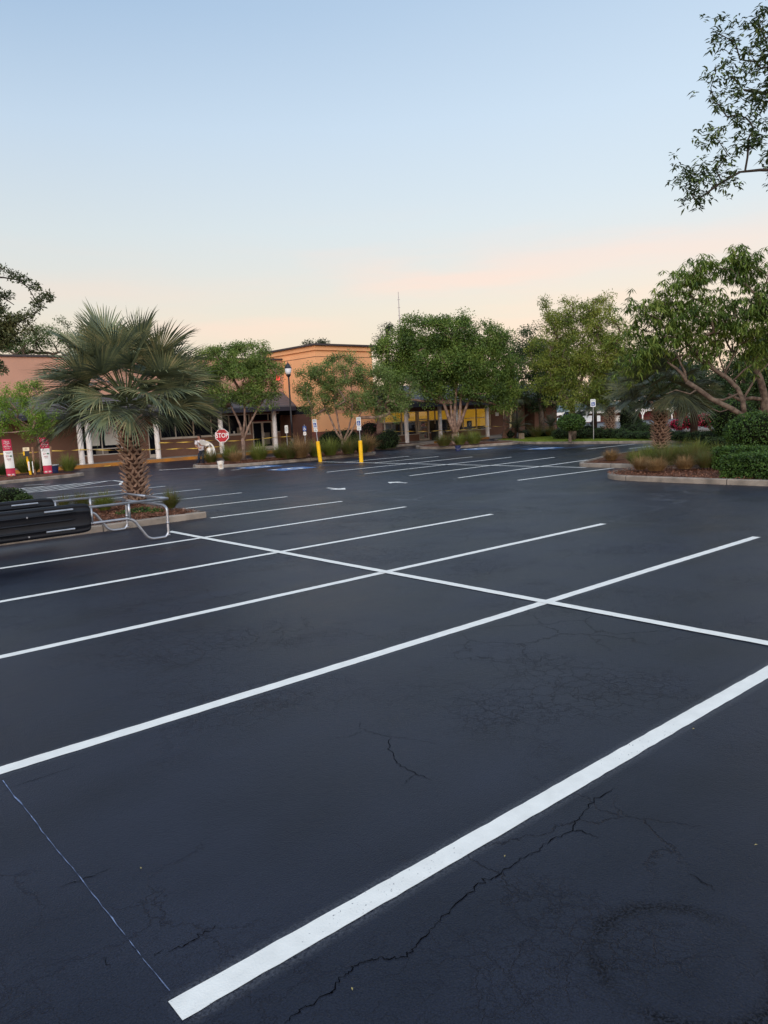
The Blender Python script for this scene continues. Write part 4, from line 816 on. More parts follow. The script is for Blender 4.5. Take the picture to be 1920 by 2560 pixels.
for x0, x1, y1, lab in ((1263,1271,985,'left of two slim brown palm trunks beside the black lamp post'),(1285,1290,985,'slim brown palm trunk touching the black lamp post'),(948,951,1000,'slim straight palm trunk rising from the dark shrub by the peach tower')):
    dd = 55. if x0 > 1000 else 51.; b = gpt(x0, dd, .18); tpt = W(x1, y1, dd); t = thing('slender_palm', lab, 'palm tree', b, 'slender palm trunks by the shops')
    mb = MB(); k = 26; mb.tube([b+(tpt-b)*i/k for i in range(k+1)], [.21*(1+.07*(i % 2))*(1.1-.2*i/k) for i in range(k+1)], 12); mb.build('trunk', mat('ringed_palm_bark', S(122,92,78), .9, .2, .2, 3, bump=.4), t)
    Q = []
    for i in range(16):
        an = i*2.4; el = 1.2-1.9*i/16; hd = np.array([math.cos(an), math.sin(an), 0]); d = hd*math.cos(el)+ZH*math.sin(el); c = tpt+d*.75; sd = unit(np.cross(d, ZH)); nn = np.cross(sd, d)
        for k2 in range(-9, 10):
            a = k2/9*1.8; ld = unit(d*math.cos(a)+sd*math.sin(a)); e = c+ld*.7-ZH*.18; wv = unit(np.cross(ld, nn))*.03; Q.append([c-wv*.4, c+wv*.4, (c+e)/2+wv+ZH*.05, e])
    quads_obj('fronds', np.array(Q), L_palm2, t)
D7 = 47.5
tree('ornamental_tree', 'yellow green tree with ragged top, above the accessible parking sign by the lawn', gpt(1452,D7,.2), stems(D7, [[(1432,1100,.2),(1436,1060,.18),(1430,1012,.15),(1405,985,.12)], [(1430,1012,.11),(1450,960,.1),(1470,900,.08),(1480,840,.05)], [(1405,985,.1),(1412,930,.08),(1420,860,.05)], [(1405,985,.09),(1380,950,.07),(1368,900,.04)]]),
     pb(D7, [(1350,880,40,44),(1345,940,34,40),(1560,850,40,44),(1555,960,40,34),(1400,800,55,28),(1450,775,50,28),(1500,768,48,32),(1440,830,78,40),(1525,825,44,46),(1480,878,80,50),(1418,898,58,46),(1540,900,40,56),(1400,945,58,42),(1460,955,70,40),(1366,792,22,12),(1500,745,20,10),(1420,755,18,8),(1440,1000,60,24),(1380,990,36,24),(1500,990,50,24),(1360,760,10,8),(1530,950,40,40),(1475,905,60,40)]), .62, L_yel, M_bark2, n=140, crad=.54, L=.14, Wd=.05, droop=.45)
D8 = 28.
tree('leaning_tree', 'big leaning tree with crooked bare limbs and long drooping leaves, right edge', gpt(1868,D8,.2), stems(D8, [[(1872,1140,0.137),(1866,1090,0.130),(1858,1038,0.122)], [(1858,1040,0.101),(1827,1021,0.101),(1779,998,0.094),(1744,972,0.090),(1716,954,0.086)], [(1716,954,0.072),(1705,935,0.061),(1692,922,0.050),(1668,905,0.032)], [(1716,954,0.058),(1711,928,0.050),(1703,912,0.036),(1690,880,0.022)], [(1860,1036,0.101),(1857,1000,0.094),(1844,971,0.086),(1818,945,0.083),(1792,928,0.079),(1770,913,0.072),(1744,895,0.061),(1722,863,0.043)], [(1770,913,0.043),(1742,893,0.040),(1705,887,0.025)], [(1809,937,0.043),(1824,909,0.040),(1840,878,0.036),(1853,837,0.032),(1868,763,0.022)], [(1779,998,0.050),(1808,1000,0.047),(1844,985,0.043)], [(1830,955,0.036),(1860,925,0.032),(1890,905,0.029),(1920,895,0.022)], [(1792,928,.05),(1760,890,.04),(1735,880,.03),(1700,840,.02)], [(1744,972,.045),(1725,985,.03),(1690,975,.02),(1665,985,.012)], [(1857,1000,.05),(1880,960,.04),(1900,930,.03),(1930,900,.025)], [(1818,945,.035),(1800,900,.03),(1790,860,.02),(1775,820,.014)], [(1827,1021,.03),(1800,1030,.02),(1780,1022,.012)], [(1722,863,0.029),(1690,830,0.025),(1650,815,0.018)]]),
     pb(D8, [(1605,795,42,42),(1652,802,55,48),(1700,768,48,38),(1762,725,55,46),(1740,690,26,22),(1835,690,52,46),(1890,690,40,46),(1862,655,30,14),(1680,862,66,46),(1760,815,88,56),(1850,800,78,64),(1925,800,56,80),(1600,865,50,48),(1640,895,46,30),(1760,872,66,32),(1880,872,56,42),(1575,895,34,40),(1945,725,46,56),(1700,705,20,20),(1745,668,16,14),(1662,738,18,16),(1835,640,14,10),(1660,755,24,16),(1790,660,20,12)]), .56, L_long, M_bark2, n=11, crad=.55, L=.30, Wd=.05, droop=.75, style='ros', extra=9, r_tip=.009, gain=.45, maxr=.08)
tree('leaning_tree', 'crooked grey trunk at the right edge behind the clipped dome, partly out of view', gpt(1914,31.,.2), stems(31., [[(1912,1120,.2),(1911,1024,.16),(1911,989,.15),(1900,948,.14),(1890,924,.13),(1886,898,.11),(1905,875,.08),(1940,850,.05)], [(1911,1000,.09),(1880,995,.08),(1850,1000,.07),(1820,985,.05)]]),
     pb(31., [(1960,840,60,50),(2010,780,70,70),(1930,905,40,30)]), .7, L_long, M_bark2, n=11, crad=.5, L=.34, Wd=.055, droop=.75, style='ros', extra=7)
D9 = 13.5
tree('overhanging_tree', 'near tree whose dark leafy branches hang into the top right of the sky', gpt(2330,D9,.0), stems(D9, [[(2330,1500,.22),(2320,1000,.2),(2260,600,.15),(2180,430,.11)], [(2180,430,.06),(2050,400,.05),(1960,425,.035),(1900,425,.025),(1850,430,.018)], [(2260,600,.08),(2150,300,.06),(2000,260,.04),(1920,235,.03),(1860,225,.02)], [(2150,300,.05),(2050,140,.04),(1960,60,.03),(1920,20,.018)], [(1960,60,.02),(1900,110,.014)]]),
     pb(D9, [(1905,120,45,60),(1850,150,40,30),(1812,78,18,12),(1835,108,26,25),(1785,190,36,26),(1850,220,56,36),(1802,250,40,26),(1905,245,46,46),(1840,290,36,24),(1872,330,32,24),(1768,352,28,18),(1832,390,54,28),(1905,370,36,36),(1785,408,44,24),(1720,440,10,8),(1760,470,22,16),(1800,455,26,14),(1740,492,14,8),(1735,425,14,8),(1895,62,12,8),(1908,30,16,24),(1935,5,24,30),(1990,180,70,120),(1985,400,60,50),(2120,120,110,90,.5),(2250,60,120,100,1.),(2300,260,110,110,-.6),(2420,200,110,120,.3),(2200,330,70,60,1.2)]), .28, L_over, M_twig, n=8, crad=.26, L=.125, Wd=.040, droop=.35, style='ros', extra=6, r_tip=.0035, gain=.5, maxr=.03, shell=.2, bare=.12)
D2 = 18.
tree('oak_tree', 'near oak with small dark leaves and arching sprays at the left edge of the sky', gpt(-330,D2,.0), stems(D2, [[(-330,1390,.3),(-320,1000,.26),(-270,800,.2),(-160,740,.13)], [(-160,740,.07),(-60,690,.04),(10,694,.018),(48,700,.014),(68,716,.012),(82,738,.010),(100,770,.007)], [(-160,740,.08),(-80,790,.05),(0,815,.025),(60,800,.014),(90,782,.010),(110,765,.006)], [(-160,740,.06),(-40,730,.03),(10,745,.015),(35,762,.009)], [(-270,800,.09),(-120,890,.05),(-30,905,.025),(12,918,.012)]]),
     pb(D2, [(0,800,36,36),(42,808,36,24),(74,782,18,8),(108,740,18,12),(100,764,18,8),(122,742,9,5),(84,716,9,6),(58,698,8,5),(34,690,14,7),(4,672,6,16),(16,742,13,12),(-30,760,40,50),(6,920,13,12),(-50,830,60,60),(20,840,40,20),(72,822,20,16),(-20,690,20,20),(0,905,12,8)]), .17, L_oak, M_twig, n=48, crad=.15, L=.075, Wd=.036, droop=0., r_tip=.003, gain=.5, maxr=.03, shell=.2, bare=.05)
D1 = 38.5
tree('young_tree', 'small staked tree with lime green leaves over the left red banner', gpt(100,D1,.2), stems(D1, [[(104,1196,.055),(101,1150,.05),(98,1110,.045),(90,1070,.035),(75,1030,.02)], [(98,1110,.03),(110,1080,.02)], [(92,1075,.025),(50,1050,.018),(25,1030,.012)]]),
     pb(D1, [(30,1000,38,36),(72,985,40,32),(105,1030,34,36),(22,1058,28,30),(112,1072,34,24),(70,1050,38,34),(56,960,26,14),(5,1020,18,30),(80,1088,30,14)]), .46, L_lime, M_bark, n=150, crad=.38, L=.085, Wd=.042, droop=.35)
# trees beyond the roofs
for lab, dep, bl, lm, kind in (
    ('broad green tree rising behind the salmon parapet left of the big palm', 84., [(60,858,60,38),(105,845,48,30),(150,835,44,36),(30,850,50,30),(190,860,40,34)], L_far, 'broadleaf_tree'),
    ('green tree behind the salmon parapet, just above the left palm fronds', 86., [(235,850,44,36),(255,880,50,34),(210,875,36,30)], L_far, 'broadleaf_tree'),
    ('tree top peeping over the parapet between the big palm and the stop sign', 88., [(470,908,44,16),(430,915,36,14),(505,905,30,12)], L_pine, 'pine_tree'),
    ('airy pine top behind the salmon parapet left of the peach tower', 86., [(690,895,30,24),(665,890,18,14),(710,890,14,12)], L_pine, 'pine_tree'),
    ('dark pine top peeping over the coping of the peach tower', 92., [(790,856,20,8),(772,858,12,6),(808,860,16,6)], L_pine, 'pine_tree'),
    ('dark pine top standing just left of the radio mast', 88., [(968,820,12,9),(980,830,20,16),(958,848,16,10),(985,860,26,20)], L_pine, 'pine_tree'),
    ('dark tree mass filling the gap behind the leaning tree limbs', 62., [(1700,950,70,60),(1770,960,60,50),(1640,930,60,60),(1740,1000,60,24)], L_dark, 'evergreen_tree'),
    ('dark tree mass behind the right edge trunk', 60., [(1860,960,70,70),(1930,930,70,90),(1830,1000,50,30),(1900,1010,60,30)], L_dark, 'evergreen_tree'),
    ('dark evergreen behind the second palm, below the ragged yellow green crown', 64., [(1560,955,60,60),(1500,970,50,36),(1600,985,50,26)], L_dark, 'evergreen_tree')):
    x = bl[0][0]; s = dep
    tree(kind, lab, gpt(x, dep, 0), stems(dep, [[(x, 1075, .3), (x, bl[0][1]+20, .2), (x, bl[0][1], .12)]]), pb(dep, bl), 1.15 if dep > 70 else .80, lm, M_bark2, n=120 if dep > 70 else 170, crad=.8, L=.2, Wd=.10, group='trees beyond the shops', r_tip=.02)
# ------------------------------------------------------------------ palms
PB = gpt(343, 20.6, .24)
palm('sabal_palm', 'largest palm, full crown of grey green fan fronds, standing beside the cart corral', PB, 2.30, .32, 2.5, 54, L_palm, 5, tilt=tuple((W(322,1040,20.6)-PB)[:2]), nl=28, elmin=-.08)
p2 = gpt(1652, 32., .28); palm('sabal_palm', 'shorter palm with criss cross trunk rising from the grasses on the right island', p2, 1.95, .33, 2.45, 40, L_palm2, 11, tilt=tuple((W(1648,1035,32.)-p2)[:2]), nl=20, elmin=-.12)
p3 = gpt(1524, 47.5, .2); palm('sabal_palm', 'palm with a pale bristly trunk on the lawn behind the accessible parking sign', p3, 1.9, .34, 1.8, 26, L_palm2, 23, tilt=tuple((W(1527,1020,47.5)-p3)[:2]), nl=16, elmin=-.25)
p4 = gpt(1487, 53., .18); palm('sabal_palm', 'dark palm with plain trunk half hidden behind the accessible sign post', p4, 2.0, .24, 1.9, 20, L_palm2, 31, boots=False, nl=15)
p5 = gpt(1735, 40., .2); palm('sabal_palm', 'low palm hidden in the shade under the leaning tree limbs', p5, 1.9, .26, 1.9, 18, L_palm2, 37, boots=False, nl=15)
def sago(px, depth, label, r, seed):
    g = gpt(px, depth, .2); t = thing('sago_palm', label, 'sago palm', g, 'sago palms by the shop wing'); MB().tube([g, g+ZH*r*.5], [.2, .16], 10).build('stem', M_core, t); Q = []; R_ = random.Random(seed)
    for i in range(26):
        az = i*2.4; el = 1.3-1.5*i/26; hd = np.array([math.cos(az), math.sin(az), 0]); sd = np.array([-hd[1], hd[0], 0]); p = g+ZH*r*.5; d = hd*math.cos(el)+ZH*math.sin(el)
        for k in range(14):
            q = p+d*r*1.1*k/14 - ZH*r*.6*(k/14)**2*math.cos(el)
            for sg in (-1, 1): e = q+sd*sg*.22*r*(1-.6*abs(k/14-.4))+d*.09*r+ZH*.02; Q.append([q-d*.02, q+d*.03, e+d*.012, e])
    quads_obj('fronds', np.array(Q), L_palm2, t)
sago(1293, 54., 'feathery dark sago palm at the foot of the black lamp post', 1.45, 1); sago(1378, 60., 'small feathery sago palm before the end wall of the brown wing', 1.2, 2)
# ------------------------------------------------------------------ clipped and loose shrubs
def blob(px, py, rx, ry, d, k=1.): s = d/F; return (W(px, py, d), np.array([rx*s, rx*s*k, ry*s]))
shrub('topiary_shrub', 'clipped dark dome shrub on the lawn before the far green roof', [blob(1428,1056,35,20,45.)], L_box, n=3600, L=.09, Wd=.06, stems=[([gpt(1425,45.,.15), W(1425,1062,45.)], [.1, .08])], group='clipped shrubs')
shrub('topiary_shrub', 'big clipped bright green dome above the hedge, right edge', [blob(1888,1080,72,50,24.)], L_box, n=5200, L=.07, Wd=.05, stems=[([gpt(1908,24.,.2), W(1906,1095,24.)], [.12, .1])], group='clipped shrubs')
shrub('topiary_shrub', 'dark rounded shrub in the shade behind the leaning trunk', [blob(1832,1048,58,54,36.)], L_box, n=3600, L=.08, Wd=.055, group='clipped shrubs')
shrub('loose_shrub', 'burgundy leaved shrub by the peach tower wall', [blob(926,1082,32,30,52.), blob(905,1100,30,22,51.), blob(950,1100,30,20,51.)], L_bur, n=900, L=.11, Wd=.06, core=True, thick=.25)
shrub('loose_shrub', 'dark green shrub at the corner of the shop wing walkway', [blob(975,1098,26,26,50.5), blob(958,1106,24,20,50.)], L_dark, n=900, L=.10, Wd=.06, thick=.2)
shrub('loose_shrub', 'dark shrub against the tower behind the forked bare stems', [blob(832,1100,40,26,50.), blob(870,1095,30,24,50.5)], L_dark, n=800, L=.11, Wd=.06, thick=.22)
shrub('azalea_bush', 'azalea bush covered in red flowers beyond the lawn', [blob(1760,1052,34,17,46.), blob(1726,1056,32,15,46.), blob(1697,1062,24,12,46.)], L_azal, n=520, L=.10, Wd=.09, thick=.2)
shrub('loose_shrub', 'low dark leafy bush at the left end behind the black corral panels', [blob(22,1240,42,20,20.3), blob(58,1248,20,12,20.), blob(-15,1240,36,22,20.5)], L_dark, n=900, L=.055, Wd=.035, thick=.2)
shrub('loose_shrub', 'leafy green groundcover at the foot of the big palm', [blob(352,1284,50,14,18.9), blob(385,1290,26,10,18.6), blob(318,1290,30,10,18.5)], L_box, n=700, L=.05, Wd=.032, thick=.2)
shrub('loose_shrub', 'dark shrub in deep shade just right of the pale bristly palm trunk', [blob(1572,1050,26,38,50.), blob(1592,1068,24,24,50.)], L_dark, n=1000, L=.10, Wd=.06, thick=.2)
shrub('loose_shrub', 'dull shrub between the accessible sign post and the dark plain palm trunk', [blob(1470,1078,26,16,52.), blob(1510,1080,24,14,53.)], L_dark, n=700, L=.10, Wd=.06, thick=.2)
def hb(xl, xr, ytop, d, zb=.16, dv=.5): 
    a, b = gpt(xl, d, zb), gpt(xr, d, zb); return a, b, zat(ytop, d, (xl+xr)/2)
def row(label, xl, xr, ytop, d0, d1, lm, k=6, n=700, L=.09, name='hedge', ry=None):
    a, b = gpt(xl, d0, .15), gpt(xr, d1, .15); bl = []
    for i in range(k):
        f = (i+.5)/k; p = a+(b-a)*f; d = d0+(d1-d0)*f; z = zat(ytop, d, xl+(xr-xl)*f); rx = np.linalg.norm(b-a)/k*.75; c = p.copy(); c[2] = .1+z*.5; bl.append((c, np.array([rx, .6, max(.25, z*.5)])))
    return shrub(name, label, bl, lm, n=n, L=L, Wd=L*.6, cat='hedge', thick=.14)
row('low dark hedge along the back of the lawn beside the pale palm trunk', 1390, 1565, 1075, 50., 46., L_dark, 7)
row('low dark hedge at the back of the lawn under the red azaleas', 1560, 1800, 1082, 46., 38., L_dark, 8)
row('clipped hedge in the shade behind the second palm', 1565, 1660, 1062, 50., 46., L_dark, 4)
row('row of dull green shrubs along the front of the brown wing', 1265, 1400, 1078, 55., 58., L_dark, 7, n=420)
row('low shaded shrubs between the near hedge and the lawn', 1770, 1880, 1098, 30., 27., L_dark, 5, n=800, L=.07)
g0 = G(1806,1192,.17)
hedge('dense square clipped hedge with glossy leaves on the near right island', (g0[0]-.1, 5.2, .15), (g0[0]+1.5, g0[1], zat(1130,21.8,1830)), L_box, 1500, .065, .045)
g1 = W(1760,1125,25.)
hedge('lower clipped hedge behind the square hedge under the big dome', (g0[0]+1.95, 6.2, .15), (g0[0]+2.9, g0[1]+1.2, .78), L_box, 1100, .065, .045)
# bare red-brown stems under the leaning limb
t = thing('bare_shrub', 'leggy bare stemmed shrub before the red azaleas', 'shrub', gpt(1800,40.,.15)); mb = MB()
for a, b, c in (((1795,1090),(1775,1072),(1762,1030)),((1800,1090),(1785,1060),(1770,1020)),((1804,1090),(1795,1060),(1790,1015)),((1806,1090),(1800,1055),(1803,1015)),((1800,1092),(1778,1076),(1772,1045)),((1808,1090),(1812,1050),(1815,1020))):
    mb.tube([W(*a,40.), W(*b,40.), W(*c,40.)], [.045,.035,.02], 6)
mb.build('stem', mat('red_brown_bark', S(120,84,70), .9), t); quads_obj('foliage', clump_leaves(np.array([W(x, y, 40.) for x, y in ((1762,1020),(1775,1012),(1790,1008),(1805,1005),(1820,1012))]), 160, .45, .10, .06), L_dark, t)
# ------------------------------------------------------------------ ornamental grasses
for px, d, wv, hh, lm, n, lab in (
    (528,40.,46,34,L_grassm,420,'low green brown grass clump at the left tip of the stop sign island'),
    (575,41.,60,42,L_grass,520,'green grass clump right of the white bucket'),
    (590,39.8,56,30,L_grassb,420,'dry tan grass clump at the kerb right of the white bucket'),
    (648,40.6,72,44,L_grass,560,'broad green grass clump before the glass double door'),
    (700,41.2,46,34,L_grass,380,'green grass clump before the round white column foot'),
    (722,40.6,60,46,L_grassm,480,'mixed green and tan grass clump beside the white text sign'),
    (752,40.8,60,56,L_grassb,520,'tall tan grass clump hiding the lamp post foot'),
    (790,41.4,56,42,L_grass,420,'green grass clump behind the left yellow bollard'),
    (826,41.8,60,46,L_grass,460,'green grass clump just right of the left yellow bollard'),
    (872,42.4,60,46,L_grassm,460,'green and rust grass clump under the forked bare stems'),
    (905,43.,46,44,L_grassm,420,'rust tinged grass clump behind the right yellow bollard'),
    (922,43.4,36,46,L_grassb,360,'pale tan grass clump at the right tip of the stop sign island'),
    (1110,47.,60,32,L_grassm,420,'grass clump left of the forked trunk on the round tree island'),
    (1150,47.5,50,32,L_grass,380,'green grass clump at the foot of the forked trunk'),
    (1185,47.8,60,36,L_grass,420,'green grass clump right of the forked trunk'),
    (172,38.5,50,44,L_grass,420,'green grass clump near the right tip of the banner island'),
    (62,39.,50,50,L_grass,460,'green grass clump right of the left red banner'),
    (85,39.,34,38,L_grass,320,'green grass clump behind the yellow box post'),
    (112,39.5,30,30,L_grass,280,'small green grass clump hidden behind the right red banner'),
    (8,38.,36,34,L_dark,300,'dark green clump at the left edge before the brown wall'),
    (1668,24.2,80,46,L_grassm,560,'mixed green and rust grass clump right before the criss cross palm trunk'),
    (1712,22.6,80,32,L_grassb,560,'low tan grass clump spilling onto the mulch left of the square hedge'),
    (1588,25.2,50,40,L_grass,420,'green grass clump behind the reddish clump at the island tip'),
    (1800,24.,70,50,L_grass,480,'green grass clump between the square hedge and the clipped dome'),
    (1528,27.5,56,30,L_grassb,460,'rounded tan grass clump on the small kerbed island'),
    (1602,23.,56,36,L_grassb,520,'upright reddish brown grass clump at the left tip of the near right island'),
    (1640,22.4,90,34,L_grassb,620,'sprawling tan grass clump in the middle of the near right island'),
    (1690,25.,110,52,L_grass,900,'tall green grass clump before the criss cross palm trunk'),
    (1628,26.,80,46,L_grass,560,'green grass clump left of the criss cross palm trunk'),
    (1725,24.,90,52,L_grassm,640,'green clump with rust base between the palm and the square hedge'),
    (1765,22.6,70,46,L_grassm,520,'rust and green grass clump against the left face of the square hedge'),
    (1745,28.,90,42,L_grass,520,'green grass clump in the shade behind the square hedge'),
    (262,18.9,60,48,L_grass,520,'fine green grass clump behind the end posts of the cart corral'),
    (428,18.6,40,46,L_grassm,420,'upright grass clump at the right end of the palm island'),
    (205,19.8,60,40,L_grassm,380,'wispy tan grass clump behind the far corral rail'),
    (160,19.6,40,36,L_grassm,300,'wispy grass clump behind the black corral panels'),
    (1340,55.,50,30,L_grassm,300,'olive grass clump before the grey post of the passage'),
    (1375,56.,50,26,L_grassm,300,'olive grass clump before the end column of the wing')):
    clump(px, d, wv, hh, lm, lab, n)
# short lawn
P = ISL['lawn']; c = sum(P)/len(P); n = 60000
xs = 38.7+rng.random(n)*6.; ys = 14+rng.random(n)*22
from mathutils.geometry import intersect_point_line
poly = np.array(P); inside = np.zeros(n, bool); j = len(poly)-1
for i in range(len(poly)):
    xi, yi = poly[i]; xj, yj = poly[j]; inside ^= ((yi > ys) != (yj > ys)) & (xs < (xj-xi)*(ys-yi)/(yj-yi+1e-12)+xi); j = i
xs, ys = xs[inside], ys[inside]; n = len(xs); b = np.stack([xs, ys, np.full(n, .10)], 1); o = rng.normal(0, .03, (n, 3)); o[:, 2] = rng.uniform(.06, .12, n); a = rng.random(n)*2*PI; s_ = np.stack([np.cos(a), np.sin(a), np.zeros(n)], 1)*.012
tag(quads_obj('grass', np.stack([b-s_, b+s_, b+o+s_*.2, b+o-s_*.2], 1), L_lawn), 'short mown yellow green lawn grass', None, None, 'stuff')
# mulch chips and dry leaves on the beds closest to the camera
def chips(P_, n, z, m, box):
    poly = np.array(P_); xs = box[0]+rng.random(n)*(box[2]-box[0]); ys = box[1]+rng.random(n)*(box[3]-box[1]); ins = np.zeros(n, bool); j = len(poly)-1
    for i in range(len(poly)):
        xi, yi = poly[i]; xj, yj = poly[j]; ins ^= ((yi > ys) != (yj > ys)) & (xs < (xj-xi)*(ys-yi)/(yj-yi+1e-12)+xi); j = i
    xs, ys = xs[ins], ys[ins]; n = len(xs); c = np.array(sum(P_)/len(P_)); P0 = np.stack([xs, ys, z+rng.random(n)*.05], 1); D = rng.normal(0, 1, (n, 3)); D[:, 2] *= .4; Nn = rng.normal(0, .5, (n, 3)); Nn[:, 2] += 1.5
    return tag(quads_obj('mulch_chips', leaf_quads(P0, unit(D), unit(Nn), rng.uniform(.04, .10, n), rng.uniform(.012, .03, n)), m), 'loose bark chips and dry leaves lying on the planting bed', None, None, 'stuff')
L_chip = leafmat('bark_chip', [S(70,42,32), S(122,80,60), S(160,112,84)], clump=4., trans=0.)
chips(ISL['near'], 16000, .14, L_chip, (19.7, 2, 23, 13.3)); chips(ISL['palm'], 14000, .14, L_chip, (3, 16.5, 8.4, 21.5)); chips(ISL['stop'], 9000, .2, L_chip, (18.5, 33.9, 29.4, 36.5))
# ------------------------------------------------------------------ cart corral with black plastic panels
FV, BV = 14.15, 16.2
cc = thing('cart_corral', 'galvanised tube cart corral with long black ribbed plastic side panels, before the big palm', 'cart corral', (3.6, 15.2, 0))
def arc(P, n=5, r=.12):
    """round the corners of a polyline"""
    P = [np.array(p, float) for p in P]; O = [P[0]]
    for i in range(1, len(P)-1):
        a, b, c = P[i-1], P[i], P[i+1]; ra = min(r, np.linalg.norm(b-a)*.45, np.linalg.norm(c-b)*.45); p, q = b+unit(a-b)*ra, b+unit(c-b)*ra
        for k in range(n+1): t = k/n; O.append((1-t)**2*p+2*t*(1-t)*b+t*t*q)
    return O+[P[-1]]
def side(v, name):
    m = MB(); r = .027
    m.tube(arc([(-1.2,v,.79),(6.5,v,.79)]), r, 10)
    m.tube(arc([(6.5,v,.79),(6.5,15.18,.788)], 5), r, 10)
    lp = arc([(6.46,15.17,.655),(6.46,v+(.12 if v < 15 else -.12),.655),(6.47,v,.60),(6.46,v,.10),(6.40,v,.03),(6.12,v,.03),(6.02,v,.08),(5.78,v,.44),(5.66,v,.49),(4.0,v,.485),(-1.2,v,.485)], 5, .13); m.tube(lp, r, 10)
    for x in (4.98, 5.7, 2.4, .6): m.tube([(x,v,.486),(x,v,.788)], r*.95, 8)
    for x in (.9,): m.tube(arc([(x,v,.48),(x-.02,v,.06),(x-.1,v,.03),(x-.35,v,.03),(x-.45,v,.1),(x-.7,v,.48)], 5, .1), r, 8)
    m.tube([(6.46,v,.06),(6.46,v,.075)], r*1.35, 8); m.tube([(6.465,v,.29),(6.465,v,.33)], r*1.25, 8)
    return m.build(name, M_galv, cc, smooth=True)
side(FV, 'side_frame'); side(BV, 'side_frame')
def panel(v):
    # ribbed plastic sleeve: profile across (n,z), swept along x with rounded ends
    prof = []
    for i in range(40):
        t = 2*PI*i/40; cx_, cz = math.cos(t), math.sin(t); x = .105*np.sign(cx_)*abs(cx_)**.5; z = .275*np.sign(cz)*abs(cz)**.75; prof.append([x, z])
    prof = np.array(prof); z = prof[:, 1]
    for zc in (.20, .07, -.07, -.19): prof[:, 0] *= 1-.34*np.exp(-((z-zc)/.022)**2)
    X_ = np.concatenate([[-1.5], np.linspace(-1.45, 4.7, 12), 4.9-.2*np.cos(np.linspace(0, PI/2, 6)[::1])[:0], [4.80, 4.87, 4.915, 4.935]]); sc_ = np.ones(len(X_)); sc_[-4:] = (.985, .95, .88, .74); V = []; Fc = []; n = 40
    for x, s in zip(X_, sc_): V += [(x, v+q[0]*s, .61+q[1]*s) for q in prof]
    for i in range(len(X_)-1):
        for j in range(n): Fc.append((i*n+j, i*n+(j+1) % n, (i+1)*n+(j+1) % n, (i+1)*n+j))
    Fc += [tuple(range(n-1, -1, -1)), tuple((len(X_)-1)*n+j for j in range(n))]
    p = obj('bumper_panel', V, Fc, M_blackpl, cc, smooth=True)
    # raised ribs and the steel rail showing through slots
    rb = MB()
    for zc in (.745, .615, .475): rb.tube([(-1.4, v-.105, zc), (4.55, v-.105, zc), (4.72, v-.09, zc)], [.02,.02,.004], 8)
    rb.build('rib', M_blackpl, p, smooth=True)
    for x0 in (4.12, 2.6, .9):
        for zc in (.80, .445):
            sm = MB(); sm.tube([(x0, v-.098 if zc > .6 else v-.104, zc), (x0+.5, v-.098 if zc > .6 else v-.104, zc)], .020, 8); sm.build('slot_rail', M_galv, p)
        bo = MB()
        for zc in (.745, .40): bo.tube([(x0-.3, v-.09, zc), (x0-.3, v-.125, zc)], .016, 8)
        bo.build('bolt', M_galv, p)
panel(FV); panel(BV)
# ------------------------------------------------------------------ wheelchair symbol for signs
def wheelchair(c, s, right, up, parent, m, nrm):
    right, up, nrm = map(np.array, (right, up, nrm)); P = lambda x, y: tuple(np.array(c)+right*x*s+up*y*s); mb = MB(); T_ = .004
    a = np.linspace(2.4, 6.2, 14)
    for i in range(13): mb.prism([P(.3*math.cos(a[i])-.03, .3*math.sin(a[i])-.15), P(.3*math.cos(a[i+1])-.03, .3*math.sin(a[i+1])-.15), P(.2*math.cos(a[i+1])-.03, .2*math.sin(a[i+1])-.15), P(.2*math.cos(a[i])-.03, .2*math.sin(a[i])-.15)], nrm, T_)
    mb.prism([P(-.08+.09*math.cos(t), .38+.09*math.sin(t)) for t in np.linspace(0, 2*PI, 11)[:-1]], nrm, T_)
    mb.prism([P(-.12,.28), P(-.02,.28), P(.02,-.02), P(.22,-.02), P(.34,-.34), P(.24,-.36), P(.15,-.12), P(-.1,-.12)], nrm, T_); mb.prism([P(-.02,.14), P(.18,.12), P(.18,.06), P(-.02,.07)], nrm, T_)
    return mb.build('wheelchair_symbol', m, parent)
def facing(g):                             # signs face down the lane towards the camera side
    n = np.array([0, 0, H])-np.array([g[0], g[1], H]); n[2] = 0; n = unit(n); r = np.array([-n[1], n[0], 0]); return n, r
def rsign(t, c, n, r, up, w_, h_, m, dep=.004, name='plate', rad=.02):
    P = lambda x, y: tuple(np.array(c)+r*x+up*y); a, b = w_/2, h_/2; q = rad
    return MB().prism([P(-a+q,-b), P(a-q,-b), P(a,-b+q), P(a,b-q), P(a-q,b), P(-a+q,b), P(-a,b-q), P(-a,-b+q)], n, dep).build(name, m, t)
